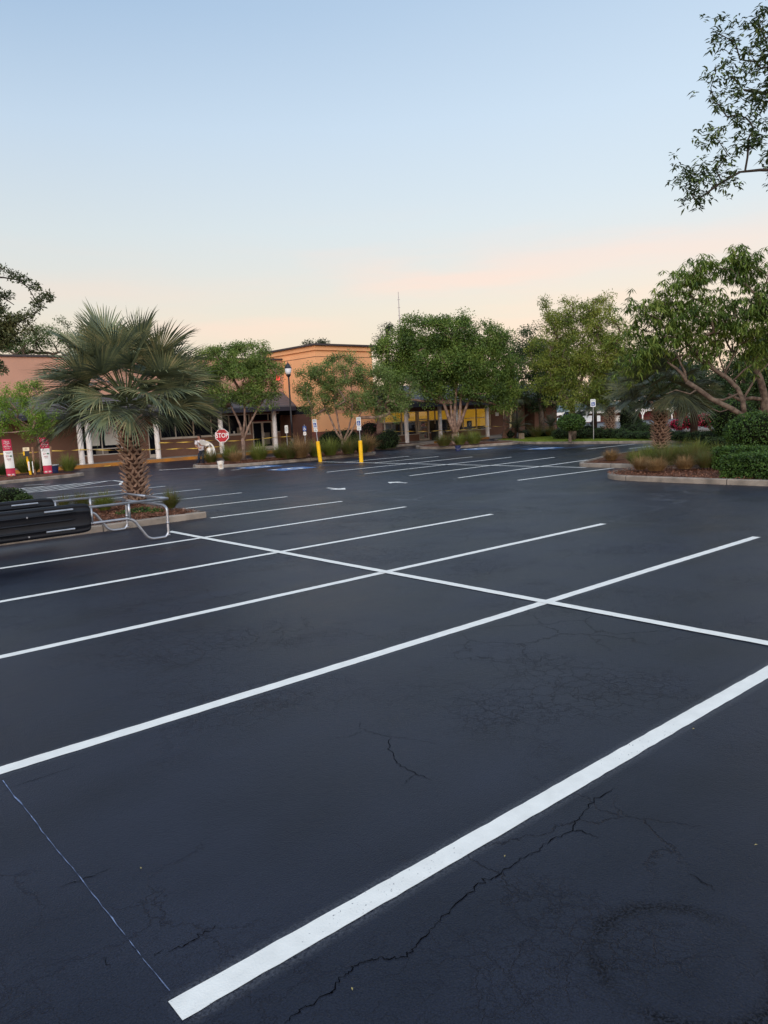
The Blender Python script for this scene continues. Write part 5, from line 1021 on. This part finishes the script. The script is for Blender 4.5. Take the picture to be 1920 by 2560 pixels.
def park_sign(px, depth, lean, lab, bollard=True, zpl=1.95, zbase=0., scale=1., lower=True, nd=(-1., -.12)):
    g = gpt(px, depth, zbase); n = unit(np.array([nd[0], nd[1], 0.])); r = np.array([-n[1], n[0], 0]); up = unit(ZH+facing(g)[1]*lean); name = 'bollard_sign' if bollard else 'parking_sign'
    t = thing(name, lab, 'parking sign', g, 'accessible parking signs'); at = lambda h: g+up*h
    if bollard:
        MB().tube([at(0), at(1.04), at(1.075), at(1.085)], [.10,.10,.095,.05], 20).build('bollard', M_ylw, t, smooth=False); MB().tube([at(1.08), at(zpl+.3)], .024, 10).build('post', M_galv, t)
    else: MB().tube([at(0), at(zpl+.28)], .026, 10).build('post', M_galv, t)
    pl = rsign(t, at(zpl+.05)+n*.03, n, r, up, .30*scale, .46*scale, M_signw); c = at(zpl+.05)+n*.036
    text('lettering', 'RESERVED\nPARKING', .058*scale, M_signg, c+up*.15*scale, r, up, pl, .001, .85)
    bl = rsign(pl, c-up*.06*scale-n*.001, n, r, up, .21*scale, .23*scale, M_signb, .003, 'blue_panel'); wheelchair(c-up*.06*scale+n*.003, .19*scale, r, up, bl, M_signw, n)
    if lower: p2 = rsign(t, at(zpl-.28)+n*.03, n, r, up, .29*scale, .17*scale, M_signw); text('lettering', 'VAN\nACCESSIBLE', .045*scale, M_signg, at(zpl-.28)+n*.036, r, up, p2, .001, .85)
    return t
park_sign(801, 39.7, -.075, 'leaning yellow bollard with accessible parking sign, left of the two by the kerb')
park_sign(903.5, 37.4, -.005, 'upright yellow bollard with accessible parking sign, right of the two by the kerb')
park_sign(1484, 46.5, 0, 'accessible parking sign on a plain pole at the lawn edge, before the pale palm trunk', False, 2.2, .15, 1., False, (-.9, -.45))
g = gpt(765, 46.5, .2); n, r = facing(g); t = thing('parking_sign', 'small blue wheelchair sign with white plate below, right of the lamp post foot', 'parking sign', g, 'accessible parking signs'); MB().tube([g, g+ZH*1.75], .025, 8).build('post', M_galv, t)
pl = rsign(t, g+ZH*1.5+n*.03, n, r, ZH, .22, .32, M_signb); wheelchair(g+ZH*1.5+n*.036, .24, r, ZH, pl, M_signw, n); pl = rsign(t, g+ZH*1.20+n*.03, n, r, ZH, .18, .22, M_signw); text('lettering', 'P', .14, M_redink, g+ZH*1.2+n*.036, r, ZH, pl, .001)
g = gpt(720, 46.5, .2); n, r = facing(g); t = thing('notice_sign', 'narrow white text sign on a thin post, left of the lamp post', 'sign', g); MB().tube([g, g+ZH*1.75], .025, 8).build('post', M_galv, t)
pl = rsign(t, g+ZH*1.52+n*.03, n, r, ZH, .20, .48, M_signw); text('lettering', 'NO\nPARK\nING', .10, M_ink, g+ZH*1.52+n*.036, r, ZH, pl, .001, .8)
# stop sign
g = gpt(559, 43.2, .2); n, r = facing(g); t = thing('stop_sign', 'red octagonal stop sign on a slim post before a white column', 'stop sign', g)
zc = zat(1089, 43.2, 555); c = np.array([W(555,1089,43.2)[0], W(555,1089,43.2)[1], zc])
oct_ = lambda R_: [tuple(c+n*.02+r*R_*math.cos(PI/8+k*PI/4)+ZH*R_*math.sin(PI/8+k*PI/4)) for k in range(8)]
pl = MB().prism(oct_(.412), n, .006).build('plate', M_signw, t); MB().prism([tuple(np.array(q)+n*.007) for q in oct_(.376)], n, .002).build('red_face', M_red, pl)
text('lettering', 'STOP', .36, M_signw, c+n*.032, r, ZH, pl, .001, .80, bold=.006)
MB().obox(c-n*.01+ZH*(-c[2]/2+.35), r*.03, n*.015, ZH*(c[2]/2+.02)).build('post', M_galv, t)
# ------------------------------------------------------------------ lamp posts
def lamp(px, depth, ztop, zfoot, lab, grp='black lamp posts'):
    g = gpt(px, depth, .2); t = thing('street_lamp', lab, 'street lamp', g, grp); x, y = g[0], g[1]; zf = zfoot
    if zf > .3: MB().lathe((x, y, 0), [(.24,.1),(.24,zf-.02),(.22,zf)], 20).build('footing', M_kerb, t)
    MB().lathe((x, y, zf), [(.17,.001),(.17,.06),(.12,.10),(.10,.30),(.085,.36),(.07,.42)], 20).build('base', M_black, t)
    hd = ztop-.95; MB().lathe((x, y, zf), [(.062,.421),(.055,1.5),(.045,hd-zf-.05),(.05,hd-zf)], 16).build('pole', M_black, t, smooth=True)
    MB().lathe((x, y, hd), [(.05,.001),(.09,.05),(.13,.10),(.14,.16),(.10,.17)], 20).build('lamp_holder', M_black, t); MB().lathe((x, y, hd), [(.12,.171),(.165,.30),(.19,.46),(.19,.49)], 20).build('globe', M_lamp, t, smooth=True)
    MB().lathe((x, y, hd), [(.20,.491),(.21,.51),(.15,.62),(.10,.72),(.06,.78),(.02,.80),(.03,.84),(.012,.86),(.005,.95)], 20).build('lamp_cap', M_black, t)
    return t
lamp(734, 43.5, zat(903,43.5,724), .78, 'black post lamp with frosted acorn lantern, standing clear left of the peach tower')
lamp(1294, 53.7, zat(925,53.7,1288), .2, 'black lamp post whose lantern is hidden in the crown of the round tree')
g = gpt(1304, 53., .15); tag(MB().box(g+np.array([-.18,-.12,0]), g+np.array([.18,.12,.42])).build('utility_box', mat('utility_beige', S(150,130,110), .8), None, g, bevel=.02), 'small beige utility box on the grass beside the far lamp post', 'utility box')
# ------------------------------------------------------------------ banners, stakes and the yellow post
def banner(px, depth, lean, lab, foot):
    g = gpt(px, depth, .13); n, r = facing(g); up = unit(ZH+r*lean); t = thing('banner_sign', lab, 'banner', g, 'red and white banner signs'); hh = 1.86; w_ = .40; at = lambda x, y, d=0: g+r*x+up*y+n*d
    P = lambda x, y: tuple(at(x, y)); cur = [(w_/2*s_, 0) for s_ in (-1, 1)]
    def bow(y0, y1, m, name, d):           # gently bowed sheet
        V = []; k = 8
        for y in (y0, y1):
            for s_ in (0, -.02):
                for i in range(k+1): f = i/k*2-1; V.append(at(f*w_/2, y, .06*(1-f*f)+s_))
        K = k+1; Fc = []
        for i in range(k): Fc += [(i, i+1, 2*K+i+1, 2*K+i), (K+i+1, K+i, 3*K+i, 3*K+i+1), (2*K+i, 2*K+i+1, 3*K+i+1, 3*K+i), (i+1, i, K+i, K+i+1)]
        Fc += [(0, 2*K, 3*K, K), (k, K+k, 3*K+k, 2*K+k)]
        return obj(name, V, Fc, m, t)
    top = bow(1.305, hh, M_mag, 'top_panel', 0); mid = bow(.462, 1.303, M_signw, 'middle_panel', 0); bot = bow(.06, .46, M_mag, 'bottom_panel', 0)
    for y, s_, sz in ((1.76,'Sign up',.085),(1.68,'and Save',.085),(1.60,'with',.075),(1.51,'Get Plus',.10),(1.42,'Start Today',.05)): text('lettering', s_, sz, M_signw, at(0, y, .066), r, up, top, .001, .9)
    for y, s_, sz, m in ((1.24,'Membership',.055,M_ink),(1.18,'Benefits',.055,M_ink),(1.05,'2X',.14,M_redink),(.90,'FREE',.10,M_redink),(.83,'delivery',.045,M_ink)): text('lettering', s_, sz, m, at(-.05 if s_ == '2X' else 0, y, .066), r, up, mid, .001, .9)
    MB().prism([tuple(at(.10+.06*math.cos(q), 1.05+.035*math.sin(q), .06)) for q in np.linspace(0, 2*PI, 13)[:-1]], n, .003).build('green_badge', M_signg, mid)
    q = MB()
    for y in (.16, .12): q.prism([tuple(at(-.15, y, .052)), tuple(at(.15, y, .052)), tuple(at(.15, y+.022, .052)), tuple(at(-.15, y+.022, .052))], n, .006)
    q.build('white_print', M_signw, bot)
    if foot: MB().lathe(g+n*.02, [(.19,.0),(.19,.03),(.10,.06),(.05,.1)], 16).build('weighted_foot', mat('orange_foot', S(222,160,40), .6), t)
    return t
banner(29, 36.6, -.03, 'red and white banner standing furthest left, with a yellow foot', True); banner(121, 37.8, -.025, 'red and white banner between the two wooden stakes', False)
def stake(px, depth, pxt, pyt, lab):
    g = gpt(px, depth, .1); e = W(pxt, pyt, depth); t = tag(MB().tube([g, e], [.055,.06], 8).build('wooden_stake', M_wood, None, g), lab, 'stake', 'wooden stakes holding the young tree')
stake(88, 38.8, 81, 1118, 'leaning wooden stake between the yellow post and a red banner'); stake(127, 39.3, 126, 1116, 'thin wooden stake just right of the right red banner')
g = gpt(78, 37.3, .08); n, r = facing(g); t = thing('service_post', 'yellow post carrying a small box with a cream label and a black reader', 'service post', g); top = g+ZH*1.16-r*.1
MB().tube([g, g+ZH*.9-r*.09], .055, 12).build('post', M_ylw, t); MB().tube([g+ZH*.9-r*.09, top-ZH*.02], .03, 8).build('neck', M_ylw, t)
bx = MB().obox(top+ZH*.0, r*.13, n*.08, ZH*.13).build('device', M_black, t); MB().obox(top+ZH*.02-r*.11+n*.085, r*.03, n*.004, ZH*.10).build('yellow_trim', M_ylw, bx)
lb = MB().obox(top+ZH*.22+n*.02, r*.145, n*.03, ZH*.085).build('label_plate', mat('cream_label', S(226,206,168), .6), t); text('lettering', 'PAY\nHERE', .05, M_ink, top+ZH*.23+n*.055, r, ZH, lb, .001); MB().obox(top+ZH*.115+n*.02, r*.145, n*.03, ZH*.018).build('red_band', M_red, t)
MB().obox(g+ZH*.55+n*.075-r*.05, r*.035, n*.01, ZH*.22).build('side_label', M_signw, t); MB().obox(g+ZH*.48+n*.02+r*.12, r*.02, n*.02, ZH*.28).build('white_holder', M_signw, t)
# blue tub with a pale rim behind the right banner
g = gpt(136, 42., 0.); t = thing('plastic_tub', 'dark blue tub with a white rim, low behind the right red banner', 'tub', g); MB().lathe(g, [(.20,.0),(.26,.40),(.25,.40),(.19,.03)], 20).build('body', M_navy, t); MB().lathe(g, [(.26,.401),(.275,.401),(.275,.44),(.25,.44)], 20).build('rim', M_signw, t)
# buckets
def bucket(px, depth, lab, m, hh, rr, z=0, trim=None):
    g = gpt(px, depth, z); t = thing('bucket', lab, 'bucket', g, 'paint buckets'); MB().lathe(g, [(rr*.82,.0),(rr*.84,.01),(rr*.97,hh*.78),(rr*1.06,hh*.79),(rr*1.06,hh*.83),(rr,hh*.84),(rr*1.02,hh*.93),(rr*1.08,hh*.94),(rr*1.08,hh),(rr*.98,hh),(rr*.80,.03)], 28).build('body', m, t)
    n, r = facing(g); MB().tube([g+ZH*hh*.85-r*rr*1.05]+[g+ZH*(hh*.85-.16*math.sin(PI*k/8))-r*rr*1.08*math.cos(PI*k/8)+n*(rr*1.12*math.sin(PI*k/8)) for k in range(1, 8)]+[g+ZH*hh*.85+r*rr*1.05], .008, 6).build('handle', M_galv, t)
    if trim: MB().obox(g+ZH*hh*.42+n*rr*.90, r*rr*.35, n*.01, ZH*hh*.22).build('label', mat('faded_label', S(206,184,160), .7), t)
    return t
bucket(552.5, 37.6, 'white plastic bucket at the kerb tip below the stop sign', M_bucket, .40, .16, 0, True); bucket(1145, 44.2, 'dark blue bucket at the kerb before the round tree', M_navy, .30, .17)
# waste bin and bicycle by the shop door
g = np.array([PV(1090,1090,42.2)[0], 42.2, .166]); t = thing('waste_bin', 'black square waste bin beside the open shop door', 'bin', g); MB().obox(g+ZH*.42, (.27,0,0), (0,.27,0), ZH*.42).build('body', M_black, t, bevel=.03); MB().obox(g+ZH*.89, (.30,0,0), (0,.30,0), ZH*.045).build('lid', M_blackpl, t, bevel=.02); MB().obox(g+ZH*1.1+np.array([.12,.1,0]), (.09,0,0), (0,.09,0), ZH*.165).build('hood', M_black, t)
c = np.array([PV(1120,1088,42.9)[0], 42.9, .166]); t = thing('bicycle', 'dark bicycle leaning by the shop window behind the forked trunk', 'bicycle', c)
def wheel(x):
    P = c+np.array([x, 0, .34]); k = 24; w_ = MB().tube([P+.32*np.array([math.cos(2*PI*i/k), .0, math.sin(2*PI*i/k)]) for i in range(k+1)], .022, 6).build('wheel', M_shoe, t); s_ = MB()
    for i in range(8): s_.tube([P, P+.3*np.array([math.cos(PI*i/4), 0, math.sin(PI*i/4)])], .004, 4)
    s_.build('spokes', M_galv, w_)
wheel(-.52); wheel(.52); q = lambda x, z: c+np.array([x, 0, z]); f = MB()
for a, b in ((q(-.52,.34), q(-.1,.32)), (q(-.1,.32), q(-.22,.80)), (q(-.52,.34), q(-.2,.72)), (q(-.2,.74), q(.36,.80)), (q(-.1,.32), q(.38,.74)), (q(.52,.34), q(.34,.92))): f.tube([a, b], .016, 8)
f.build('frame', mat('bike_maroon', S(70,30,40), .4), t); MB().tube([q(.34,.92)+np.array([-.08,-.25,.04]), q(.34,.92), q(.34,.92)+np.array([-.08,.25,.04])], .014, 8).build('handlebar', M_black, t); MB().obox(q(-.24,.84), (.13,0,0), (0,.06,0), ZH*.025).build('saddle', M_black, t)
# ------------------------------------------------------------------ caution tape
def tape(P, lab, sag=.08, wd=.032, tw=2.2):
    P = [np.array(p, float) for p in P]; V = []; Fc = []; ph = random.random()*6; pts = []
    for i in range(len(P)-1):
        L = np.linalg.norm(P[i+1]-P[i]); k = max(6, int(L/.12))
        for j in range(k + (1 if i == len(P)-2 else 0)): f = j/k; pts.append(P[i]+(P[i+1]-P[i])*f-ZH*sag*4*f*(1-f)*min(1.5, L/4))
    for i, p in enumerate(pts):
        d = unit(pts[min(i+1, len(pts)-1)]-pts[max(i-1, 0)]); a = ph+i*.12*tw; s_ = unit(np.cross(d, ZH)); u_ = ZH*math.cos(a)+s_*math.sin(a)
        V += [p+u_*wd, p-u_*wd]
    for i in range(len(pts)-1): Fc.append((2*i, 2*i+1, 2*i+3, 2*i+2))
    o = obj('caution_tape', V, Fc, M_tape, loc=P[0]); return tag(o, lab, 'caution tape', 'yellow caution tape strung between columns')
cp = lambda x, y, v=46.55: np.array([PV(x, y, v)[0], v, PV(x, y, v)[1]])
tape([cp(-20,1135), cp(128,1127), cp(205,1124), cp(228,1124), cp(398,1122.5)], 'yellow tape crossing the two paired white columns behind the big palm', .05)
tape([cp(398,1122.5), cp(450,1121), cp(557,1115)], 'lower of two yellow tapes across the brown wall left of the stop sign', .08)
tape([cp(398,1107), cp(555,1099)], 'upper of two yellow tapes across the brown wall left of the stop sign', .04)
tape([cp(557,1103), cp(690,1092.5), cp(722,1091), cp(795,1089)], 'yellow tape across the glass double door to the left yellow bollard', .05)
tape([cp(795,1089), cp(842,1086)], 'short faint yellow tape before the brick tower base', .02)
tape([cp(945,1078,41.2), cp(1018,1078,41.2)], 'pale tape across the shop glass left of the first canopy column', .03, .02)
tape([cp(1018,1078,41.2), cp(1102,1076,41.2), cp(1145,1075,41.2), cp(1220,1065,41.2)], 'yellow tape between the canopy columns behind the forked trunk', .06)
tape([cp(1220,1065,41.2), cp(1262,1066,41.2)], 'thin tape across the plain brown wall right of the yellow windows', .03, .02)
g = gpt(262, 45.2, .01); V, Fc = [], []
pts = [G(296,1154,.2), G(290,1158,.02), G(284,1161,.02), G(274,1165,.03), G(261,1166,.02)]
for i, p in enumerate(pts): d = unit(pts[min(i+1, 4)]-pts[max(i-1, 0)]); s_ = unit(np.cross(d, ZH)); V += [p+s_*.05+ZH*.03, p-s_*.05]
tag(obj('caution_tape', V, [(2*i, 2*i+1, 2*i+3, 2*i+2) for i in range(4)], M_tape, loc=pts[0]), 'loose yellow tape end trailing from the yellow kerb onto the asphalt', 'caution tape', 'yellow caution tape strung between columns')
# ------------------------------------------------------------------ worker carrying a white stencil sheet
PD = 41.3; g = gpt(504, PD, 0.); n, r = facing(g); FDIR = unit(-r*.55+n*.6)      # walks left, half towards us
t = thing('person', 'worker in white t shirt and dark trousers carrying a large bent white sheet', 'person', g)
lt = -r; J = lambda x, y, z: g+r*x+n*y+ZH*z; SC = 1.03
def skin(name, verts, edges, radii, m, parent, root=0, sub=2):
    me = bpy.data.meshes.new(name); me.from_pydata([tuple(np.array(v)-ORG[parent.name]) for v in verts], edges, []); o = link(name, me, m, parent)
    sk = o.modifiers.new('skin', 'SKIN'); sk.use_smooth_shade = True
    lay = me.skin_vertices[0].data
    for i, q in enumerate(radii): lay[i].radius = (q, q) if not hasattr(q, '__len__') else q; lay[i].use_root = (i == root)
    sb = o.modifiers.new('subdivision', 'SUBSURF'); sb.levels = sub; sb.render_levels = sub; return o
Vv = [J(.05,0,.88), J(.04,.02,1.08), J(.02,.03,1.30), J(.0,.04,1.40), J(-.02,.06,1.47), J(-.03,.07,1.56), J(-.04,.08,1.64),       # 0-6 pelvis..head
      J(.13,.02,.82), J(.10,.10,.47), J(.12,-.02,.09), J(.05,.10,.03),                                                       # right leg 7-10
      J(-.03,.02,.82), J(-.10,.10,.48), J(-.16,.00,.10), J(-.24,.08,.03),                                                     # left leg 11-14
      J(.20,.02,1.34), J(.30,-.02,1.10), J(.34,.10,.92), J(.34,.14,.84),                                                      # right arm
      J(-.17,.06,1.34), J(-.22,.10,1.09), J(-.10,.26,1.00), J(-.03,.30,.99)]                                                  # left arm
Ed = [(0,1),(1,2),(2,3),(3,4),(4,5),(5,6),(0,7),(7,8),(8,9),(9,10),(0,11),(11,12),(12,13),(13,14),(3,15),(15,16),(16,17),(17,18),(3,19),(19,20),(20,21),(21,22)]
Ra = [.12,.125,.135,.085,.05,.085,.075,.085,.06,.042,.035,.085,.06,.042,.035,.058,.045,.034,.03,.058,.045,.034,.03]
for base, dirn in ((18, -ZH*.9+n*.3), (22, r*.9+n*.2)):
    dirn = unit(dirn); sd = unit(np.cross(dirn, n+.3*ZH)); b0 = Vv[base]
    for k in range(4):
        q = b0+dirn*.04+sd*(.030-.02*k); i0 = len(Vv); Vv += [q, q+dirn*.035, q+dirn*(.065+.008*(k in (1, 2)))-sd*.0+n*.012]; Ed += [(base, i0), (i0, i0+1), (i0+1, i0+2)]; Ra += [.011, .009, .008]
    i0 = len(Vv); Vv += [b0+sd*.035+dirn*.01, b0+sd*.055+dirn*.04]; Ed += [(base, i0), (i0, i0+1)]; Ra += [.012, .009]
# face: nose and ears as small protrusions of the same body
hd = Vv[5]; fd = unit(n*.8-r*.35)
i0 = len(Vv); Vv += [hd+fd*.10]; Ed += [(5, i0)]; Ra += [.016]
body = skin('body', Vv, Ed, Ra, M_skin, t)
def cover(name, idx, edges, grow, m, extra=None):
    mp = {i: k for k, i in enumerate(idx)}; return skin(name, [Vv[i] for i in idx], [(mp[a], mp[b]) for a, b in edges], [Ra[i]+grow for i in idx], m, t)
Vs = [J(.05,0,.77), J(.05,0,.90), J(.04,.02,1.08), J(.02,.03,1.26), J(.0,.04,1.37), J(.19,.02,1.34), J(.27,-.01,1.15), J(-.17,.06,1.34), J(-.21,.09,1.15)]
skin('shirt', Vs, [(0,1),(1,2),(2,3),(3,4),(4,5),(5,6),(4,7),(7,8)], [.155,.165,.165,.19,.13,.105,.088,.105,.088], M_shirt, t)
skin('trousers', [Vv[0]+ZH*.04, Vv[0]-ZH*.06, Vv[7]-ZH*.10, Vv[8], Vv[9]+ZH*.01, Vv[11]-ZH*.10, Vv[12], Vv[13]+ZH*.01], [(0,1),(1,2),(2,3),(3,4),(1,5),(5,6),(6,7)], [.15,.148,.105,.084,.066,.105,.084,.066], M_trous, t)
for a, b in ((9, 10), (13, 14)): skin('shoe', [Vv[a]-ZH*.03, Vv[b]+ZH*.015, Vv[b]+unit(Vv[b]-Vv[a])*.08*np.array([1,1,0])+ZH*.005], [(0,1),(1,2)], [.05,.048,.035], M_shoe, t)
skin('hair', [hd+ZH*.045-fd*.02, hd+ZH*.075-fd*.03, hd-fd*.06+ZH*.0, hd-fd*.06-ZH*.05], [(0,1),(0,2),(2,3)], [.094,.07,.082,.06], M_hair, t)
ey = MB()
for sg in (-1, 1): ey.obox(hd+fd*.085+unit(np.cross(fd, ZH))*sg*.032+ZH*.02, unit(np.cross(fd, ZH))*.011, fd*.006, ZH*.005)
ey.build('eyes', M_ink, t); MB().obox(hd+fd*.085-ZH*.04, unit(np.cross(fd, ZH))*.022, fd*.006, ZH*.005).build('mouth', mat('lips', S(120,70,64), .6), t)
# the flexible stencil: one bent sheet with two slots, carried at the shoulder and hanging to the right
st = thing('stencil_sheet', 'big bent white plastic stencil sheet with dark slots, carried by the worker', 'stencil', J(.35,.1,1.0)); k = 16; V = []; Fc = []
cur = [(-.06,1.40),(.08,1.44),(.24,1.40),(.40,1.34),(.56,1.26),(.66,1.16),(.74,1.02),(.78,.86),(.80,.68),(.80,.50)]
rows = []
for i, (x, z) in enumerate(cur):
    for q in (0., .14, .28, .44): rows.append(J(x+(.22-x)*q, .34-.5*q, z+(.72-z)*q))
nC = 4
for i in range(len(cur)-1):
    for j in range(nC-1):
        if (i in (4, 5) and j == 1): continue
        Fc.append((i*nC+j, i*nC+j+1, (i+1)*nC+j+1, (i+1)*nC+j))
o = obj('sheet', rows, Fc, M_signw, st, smooth=True); so_ = o.modifiers.new('solid', 'SOLIDIFY'); so_.thickness = .012; sb = o.modifiers.new('subdivision', 'SUBSURF'); sb.levels = 2; sb.render_levels = 2
cur2 = [(.28,.98),(.36,1.08),(.48,1.10),(.58,1.02),(.64,.86),(.66,.66),(.66,.46)]; rows = []; Fc = []
for i, (x, z) in enumerate(cur2):
    for y in (.34, .16, .0): rows.append(J(x, y, z+.02))
for i in range(len(cur2)-1):
    for j in range(2): Fc.append((i*3+j, i*3+j+1, (i+1)*3+j+1, (i+1)*3+j))
o = obj('folded_sheet', rows, Fc, M_bucket, st, smooth=True); so_ = o.modifiers.new('solid', 'SOLIDIFY'); so_.thickness = .012
V = [J(.34,.30,.93), J(.30,.30,.40), J(.62,.30,.40), J(.60,.30,.90), J(.47,.30,1.0)]
MB().prism([tuple(v) for v in V], n, .012).build('front_sheet', M_bucket, st)
# a few dry leaves lying near the painted line
LP = ((1262,2140),(1890,2112),(880,2472),(1734,1822),(352,2170)); LM = leafmat('dry_leaf', [S(150,130,70), S(190,176,120)], trans=.1)
for k, (x, y) in enumerate(LP):
    p = G(x, y, .006); a = random.random()*6; d = np.array([math.cos(a), math.sin(a), 0]); q = np.array([-d[1], d[0], 0]); tag(obj('fallen_leaf', [p-d*.010, p+q*.004+ZH*.003, p+d*.010, p-q*.004+ZH*.004], [(0,1,2,3)], LM, loc=p), ('dry yellow leaf on the asphalt just below the widest white line', 'pale leaf fragment on the asphalt at the right edge', 'brown leaf speck on the near white line', 'pale leaf curl on the asphalt below the white line, upper right', 'tiny pale leaf speck on the dark asphalt by the chalk line')[k], 'leaf', 'fallen leaves on the asphalt')
